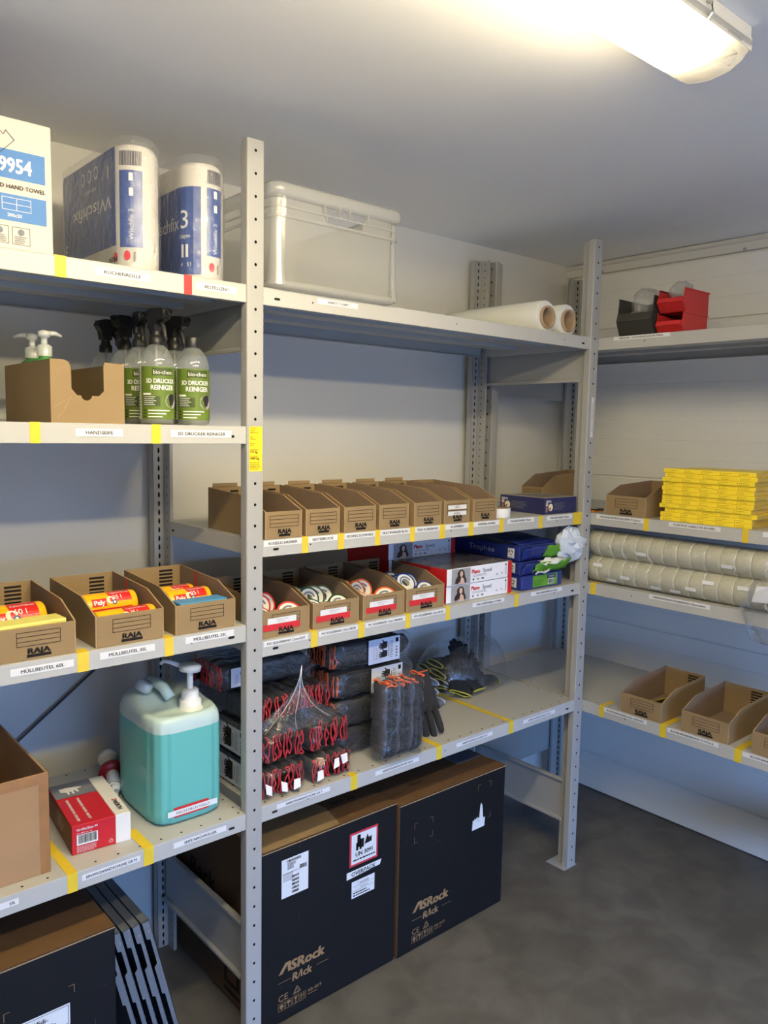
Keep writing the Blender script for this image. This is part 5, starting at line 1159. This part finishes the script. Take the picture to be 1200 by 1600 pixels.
for i, lb in enumerate(('lowest pack of orange-cuffed gloves behind the standing bag', 'second pack of orange-cuffed gloves behind the standing bag', 'third pack of orange-cuffed gloves behind the standing bag', 'topmost pack of orange-cuffed gloves with a white paper insert')):
    glove_pack('glove_pack', lb, T_(.335 - .012 * (i == 3), .245, ZM4 + .0850 * i) @ ROTB, 8, .076, .30, 'orange', 10 + i, (('right', .12, .24, .002, .074, 2),) if i > 1 else ())

def glove_mesh(col_cuff, base, seed, L=.22):
    """one loose work glove lying flat: palm, four fingers, thumb; cuff at y = 0"""
    m = MB(); n = smooth_noise(seed)
    def palm(u, v):
        a = u * 2 * math.pi; w_ = .040 + .010 * math.sin(min(1, v * 1.2) * math.pi * .5); t = .010 if v > 0 else .008
        return (w_ * math.cos(a) + .003 * n(v), .002 + v * L * .55, max(.0006, .012 + t * math.sin(a) * (1.1 - .2 * v) + .003 * n(v + .3)))
    m.grid(palm, 18, 8, base, wrapu=True)
    for i in range(4):
        x = -.033 + .022 * i; l = (.075, .092, .098, .085)[i]
        m.tube([(x, L * .50, .012), (x * 1.08, L * .55 + l * .35, .013 + .003 * n(i * .3)), (x * 1.15, L * .55 + l * .7, .012), (x * 1.18, L * .55 + l * .93, .010), (x * 1.18, L * .55 + l, .009)], [.011, .011, .0105, .008, .003], KNIT, n=8)
    m.tube([(.036, L * .22, .011), (.058, L * .34, .012), (.064, L * .45, .011), (.064, L * .48, .010)], [.011, .0105, .008, .003], KNIT, n=8)
    c = MB(); c.tube([(.041 * math.cos(a), .001 + .002 * n(a / 6), max(.003, .012 + .0105 * math.sin(a))) for a in [2 * math.pi * k_ / 26 for k_ in range(26)]], .0026, CUFF[col_cuff], n=6, closed=True)
    return m, c
def loose_glove(loc, rot, colour, base, label, seed):
    r = thing('work_glove', label, 'glove', loc, 0, 'loose work gloves'); r.rotation_euler = rot
    m, c = glove_mesh(colour, base, seed); g = m.build('hand', r); c.build('cuff', g); return r
GG = M('grey_glove_back', (104, 112, 130), .85, noise=.06, scale=40, bump=.4, bscale=220)
loose_glove((.890, .275, ZM4 + .0005), (0, 0, 1.80), 'white', GG, 'grey glove with white cuff lying flat on the shelf', 41)
loose_glove((.885, .300, ZM4 + .0300), (.05, 0, 1.66), 'white', GG, 'middle grey glove with white cuff of the small pile', 42)
loose_glove((.880, .290, ZM4 + .0640), (.16, 0, 1.52), 'white', GG, 'topmost grey glove with white cuff of the small pile', 44)
loose_glove((.690, .170, ZM4 + .170), (-1.15, .2, 2.6), 'orange', KNIT, 'black glove hanging down beside the standing orange bag', 43)
# bag of yellow-cuffed gloves
yb = thing('glove_bag', 'loose clear bag of yellow-cuffed gloves at the back of the shelf', 'gloves', (1.12, .375, ZM4), 0)
k = 0
for (x, y, z, rx, ry, rz) in ((-.150, -.06, .002, 0, 0, -1.25), (-.160, .02, .004, 0, .1, -1.5), (-.150, -.05, .030, .05, .1, -1.45), (-.160, .03, .034, 0, -.1, -1.65), (-.145, -.02, .058, .1, .2, -1.50), (-.150, .04, .064, .05, 0, -1.75), (-.140, .0, .088, -.1, .1, -1.55), (.10, -.085, .006, .05, 0, 1.1), (-.045, -.125, .010, .9, .1, .25), (-.13, -.115, .012, .8, .3, -.55)):
    m, c = glove_mesh('yellow', KNIT, 60 + k, .20); g = m.build('glove', yb); g.location = (x, y, z); g.rotation_euler = (rx, ry, rz); c.build('cuff', g); k += 1
nf = smooth_noise(5); nf2 = smooth_noise(6)
def ybag(u, v):
    a = u * 2 * math.pi; ph = v * math.pi * .5; rr = math.cos(ph) ** .45
    x = (.205 * rr + .012 * nf(u * 2)) * math.cos(a) - .0; y = (.135 * rr + .010 * nf2(u * 2)) * math.sin(a)
    z = .155 * math.sin(ph) + .008 * nf(u * 3 + v * 2) * math.sin(ph * 2)
    if x > .02: z += .030 * (x / .2) * math.sin(ph); x *= 1.0
    return (min(x, .188), min(y, .110), max(.0006, z))
m = MB(); m.grid(ybag, 44, 16, FILM2, wrapu=True); m.build('clear_bag', yb)

# ---------------------------------------------------------------- right rack, top shelf: stacking bins
def stack_bin(loc, w, d, h, mat, label):
    r = thing('stacking_bin', label, 'bin', loc, RZ, 'open-fronted plastic bins'); t = .0022
    side = [(.026, 0), (d, 0), (d, h), (.014, h), (.009, h * .62), (0, h * .42)]
    for x in (0, w - t):
        m = MB(); m.prism(side, 'x', x, x + t, mat); m.build('side_wall', r)
    m = MB(); m.prism([(.026, 0), (0, h * .42), (.003, h * .60), (.006, h * .60), (.003, h * .42), (.029, .0)], 'x', t, w - t, mat); m.build('front_wall', r)
    MB().box(t, w - t, d - t, d, 0, h, mat).build('back_wall', r); MB().box(t, w - t, .028, d - t, 0, t, mat).build('base', r)
    m = MB(); m.box(-.002, t, .014, d + .003, h - .005, h + .001, mat); m.box(w - t, w + .002, .014, d + .003, h - .005, h + .001, mat); m.box(0, w, d, d + .003, h - .005, h + .001, mat); m.build('rim', r, bevel=.0008)
    m = MB(); m.box(.004, w - .004, -.003, .004, h * .40, h * .45, mat); m.build('label_holder', r)
    return r
BREDP = M('red_bin_plastic', (196, 44, 44), .38); BGRP = M('charcoal_bin_plastic', (58, 58, 54), .45)
stack_bin((1.380, -.047, 1.8803), .130, .175, .128, BGRP, 'charcoal stacking bin with a plastic bag inside')
stack_bin((1.392, -.186, 1.8803), .090, .165, .070, BREDP, 'lower of the two red stacking bins')
stack_bin((1.392, -.187, 1.9515), .090, .165, .072, BREDP, 'upper of the two red stacking bins')
def blob(name, label, cat, loc, sx, sy_, sz, seed, mat, amp=.18, n=34, nv=20, flat=0.0):
    n1, n2, n3 = smooth_noise(seed), smooth_noise(seed + 1), smooth_noise(seed + 2); m = MB()
    def f(u, v):
        a = u * 2 * math.pi; ph = v * math.pi
        q = 1 + amp * (n1(u + .3 * math.sin(ph)) * math.sin(ph) + .6 * n2(v + .2 * math.cos(a)) * math.sin(ph) + .4 * n3(2 * u) * math.sin(ph))
        z = -math.cos(ph) * q * sz
        return (q * math.sin(ph) * math.cos(a) * sx, q * math.sin(ph) * math.sin(a) * sy_, max(-sz * (1 - flat), z))
    m.grid(f, n, nv, mat, wrapu=True); o = m.build(name, loc=loc); return tag(o, label, cat)
blob('plastic_bag', 'crinkled clear plastic bag bulging out of the charcoal bin', 'bag', (1.455, -.118, 1.8803 + .108), .062, .048, .056, 3, film('bin_bag_film', (226, 228, 226), clear=.72, bump=1.0, bscale=26, gloss=.9), .25)
blob('plastic_bag', 'grey clear plastic bag in the upper red bin', 'bag', (1.475, -.232, 1.9515 + .062), .055, .032, .042, 8, film('grey_film', (226, 226, 222), clear=.6, bump=.3), .2)
blob('crumpled_paper', 'piece of brown crumpled paper in the charcoal bin', 'paper', (1.425, -.083, 1.8803 + .058), .022, .020, .030, 13, CARD, .3, 16, 10)
# ---------------------------------------------------------------- right rack, second shelf: yellow boxes, small pack
LYEL = M('yellow_label_box', (248, 220, 52), .38, noise=.02); LYEL2 = M('yellow_label_box_shaded_end', (206, 174, 74), .25, noise=.10, scale=20); OLIVE = M('olive_ink', (96, 84, 30), .6)  # end yellow is a darker, shaded copy of the front yellow
rnd = random.Random(12); offs = [.001, .003, .010, -.006, .000, .001, -.003, .002, .000, .001, -.006, .0]
ordn = ('bottom', 'second', 'third', 'fourth', 'fifth', 'sixth', 'seventh', 'eighth', 'ninth', 'tenth', 'eleventh', 'top')
for i in range(12):
    o_ = offs[i]; hh = .0139
    r = thing('label_box', 'flat yellow box of label sheets, %s in its stack counted from below' % ordn[i] if 0 < i < 11 else 'flat yellow box of label sheets, %s of its stack' % ordn[i], 'box', (1.356 + .003 * (i % 3), -.262 + (-1 if i in (2, 3) else 1) * o_, 1.2853 + i * hh), RZ, 'stacked yellow label boxes')
    m = MB(); v = [(0, 0, 0), (.296, 0, 0), (.296, .212, 0), (0, .212, 0)]; v += [(a, b, hh - .0004) for a, b, c in v]
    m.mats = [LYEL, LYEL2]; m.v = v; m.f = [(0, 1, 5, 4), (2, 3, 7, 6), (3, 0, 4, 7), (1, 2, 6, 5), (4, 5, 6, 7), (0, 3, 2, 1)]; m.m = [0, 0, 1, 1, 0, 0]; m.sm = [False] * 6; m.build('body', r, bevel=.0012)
    f = planar((0, 0, 0), (1, 0, 0), (0, 0, 1)); p = MB()
    for k_ in range(5):
        u = .012 + .058 * k_
        for q in (.0032, .0082): p.rect(f, u, u + .0026, q - .0007, q + .0012, OLIVE); p.rect(f, u + .005, u + rnd.uniform(.018, .036), q - .0004, q + .0004, OLIVE)
    p.build('small_print', r)
op = thing('card_pack', 'small orange and black packet beside the right post', 'packet', (1.372, .030, 1.2853), RZ)
MB().box(0, .030, 0, .06, 0, .006, M('orange_packet', (214, 136, 40), .4)).build('body', op, bevel=.002); MB().box(.004, .034, .004, .055, .0062, .011, BLACKP).build('black_insert', op, bevel=.002); m = MB(); m.rect(planar((0, 0, .011), (1, 0, 0), (0, 1, 0)), .012, .026, .008, .03, PAPER); m.build('paper_label', op)

# ---------------------------------------------------------------- right rack, third shelf: shrink-wrapped packing tape
TAPEC = M('packing_tape_clear', (212, 209, 184), .22, noise=.04, scale=18, spec=.6); G_T = 'clear packing tape rolls in shrink wrap'
RT, WT = .0455, .0478; XC = 1.4075
key = None
SW = film('shrink_wrap', (236, 238, 236), clear=.84, rough=.06, bump=1.0, bscale=42, gloss=1.2)
for row in range(2):
    for i in range(13):
        o = thing('packing_tape_roll', 'clear packing tape roll in the %s wrapped row, %s from the corner post' % (('lower', 'upper')[row], ('first', 'second', 'third', 'fourth', 'fifth', 'sixth', 'seventh', 'eighth', 'ninth', 'tenth', 'eleventh', 'twelfth', 'thirteenth')[i]), 'tape', (XC + .002 * row, .014 - WT * (i + .5), 1.0412 + RT * (1 + 1.99 * row)), 0, G_T)
        if key is None:
            key = MB().lathe([(.0385, -WT / 2 + .0012), (RT - .0012, -WT / 2 + .0006), (RT - .0002, -WT / 2 + .002), (RT - .0002, WT / 2 - .002), (RT - .0012, WT / 2 - .0006), (.0385, WT / 2 - .0012)], TAPEC, n=30, axis='y').mesh('packing_tape'), MB().lathe([(.0370, -WT / 2 + .001), (.0385, -WT / 2 + .001), (.0385, WT / 2 - .001), (.0370, WT / 2 - .001), (.0370, -WT / 2 + .001)], CORE, n=24, axis='y').mesh('tape_core')
        for nm, k_ in zip(('tape', 'core'), key):
            c = bpy.data.objects.new(nm, k_); col.objects.link(c); c.parent = o
for i, (y1, y2) in enumerate(((.016, -.2735), (-.274, -.6095))):
    r = thing('shrink_wrap', ('clear shrink wrap round the far half of the packing tape block', 'clear shrink wrap round the near half of the packing tape block')[i], 'wrap', (XC, 0, 1.0412), 0, 'shrink wraps round packing tape')
    prof = []; R_ = RT + .0016
    for a in range(-80, 66, 12): prof.append((-R_ * math.cos(math.radians(a)), RT + R_ * math.sin(math.radians(a))))
    for a in range(-60, 100, 12): prof.append((-R_ * math.cos(math.radians(a)) + .002, RT * 2.99 + R_ * math.sin(math.radians(a))))
    prof[0] = (prof[0][0], .0008); nn = len(prof) - 1; n1, n2 = smooth_noise(90 + i), smooth_noise(95 + i)
    def wf(u, v, prof=prof, nn=nn, n1=n1, n2=n2, y1=y1, y2=y2):
        x, z = prof[int(round(u * nn))]; yy = y1 + (y2 - y1) * v
        pin = abs(((yy - .014) / WT) % 1 - .5) * 2; w_ = -.0008 * (pin > .8) + .0008 * n1(u * 2 + v * 9) + .0006 * n2(v * 14 + u)
        return (x - max(0, w_ + .0006), yy, z)
    m = MB(); m.grid(wf, nn, 60, SW); m.build('film', r)
    # film gathers between neighbouring rolls; opaque white tubes stand in for their glints
    for k_ in range(7 if i else 6):
        yy = .014 - WT * (k_ + 1 + 6 * i) + .002; rn_ = random.Random(k_ + 20 * i); pts = []
        for q in range(1, nn - 1):
            x, z = prof[q]; pts.append((x - .0024, yy + .004 * rn_.uniform(-1, 1), z))
        m = MB(); m.tube(pts, [.0002 + .0011 * rn_.random() ** 2 for _ in pts], M('film_gather_glint', (240, 242, 238), .12, spec=.9), n=5); m.build('film_gather_glint', r)
    for k_ in range(5):
        rn_ = random.Random(50 + k_ + 9 * i); q = rn_.choice((2, 3, 5, 8, 16, 18, 20)); x, z = prof[q]; x2, z2 = prof[q + 1]; yy = y1 - .03 - .055 * k_
        m = MB(); m.add([(x - .0036, yy, z), (x - .0036, yy - .036, z), (x2 - .0036, yy - .036, z2 + .002), (x2 - .0036, yy, z2 + .002)], [(0, 1, 2, 3)], PAPER); m.build('paper_sticker', r)
blob('plastic_bag', 'clear crumpled plastic bag hanging over the front of the right shelf', 'bag', (1.325, -.645, 1.055), .045, .095, .095, 31, FILM2, .28, 44, 26)
m = MB(); m.add([(1.288, -.600, 1.085), (1.283, -.650, 1.090), (1.300, -.655, 1.135), (1.303, -.606, 1.130)], [(0, 1, 2, 3)], PAPERL)
sd = tag(m.build('paper_slip'), 'white paper slip in the hanging plastic bag', 'paper'); q = sd.modifiers.new('thick', 'SOLIDIFY'); q.thickness = .0006
# yellow strip in the bin on the lowest right shelf
m = MB(); m.grid(lambda u, v: (1.366 + .20 * v, -.228 - .066 * u, .6225 + .070 * math.cos(v * 1.5) ** 2 * (.45 + .55 * u) + .004), 4, 14, YTAPE)
sd = tag(m.build('marking_strip'), 'yellow floor marking strip curling up inside the open bin', 'strip'); q = sd.modifiers.new('thick', 'SOLIDIFY'); q.thickness = .001
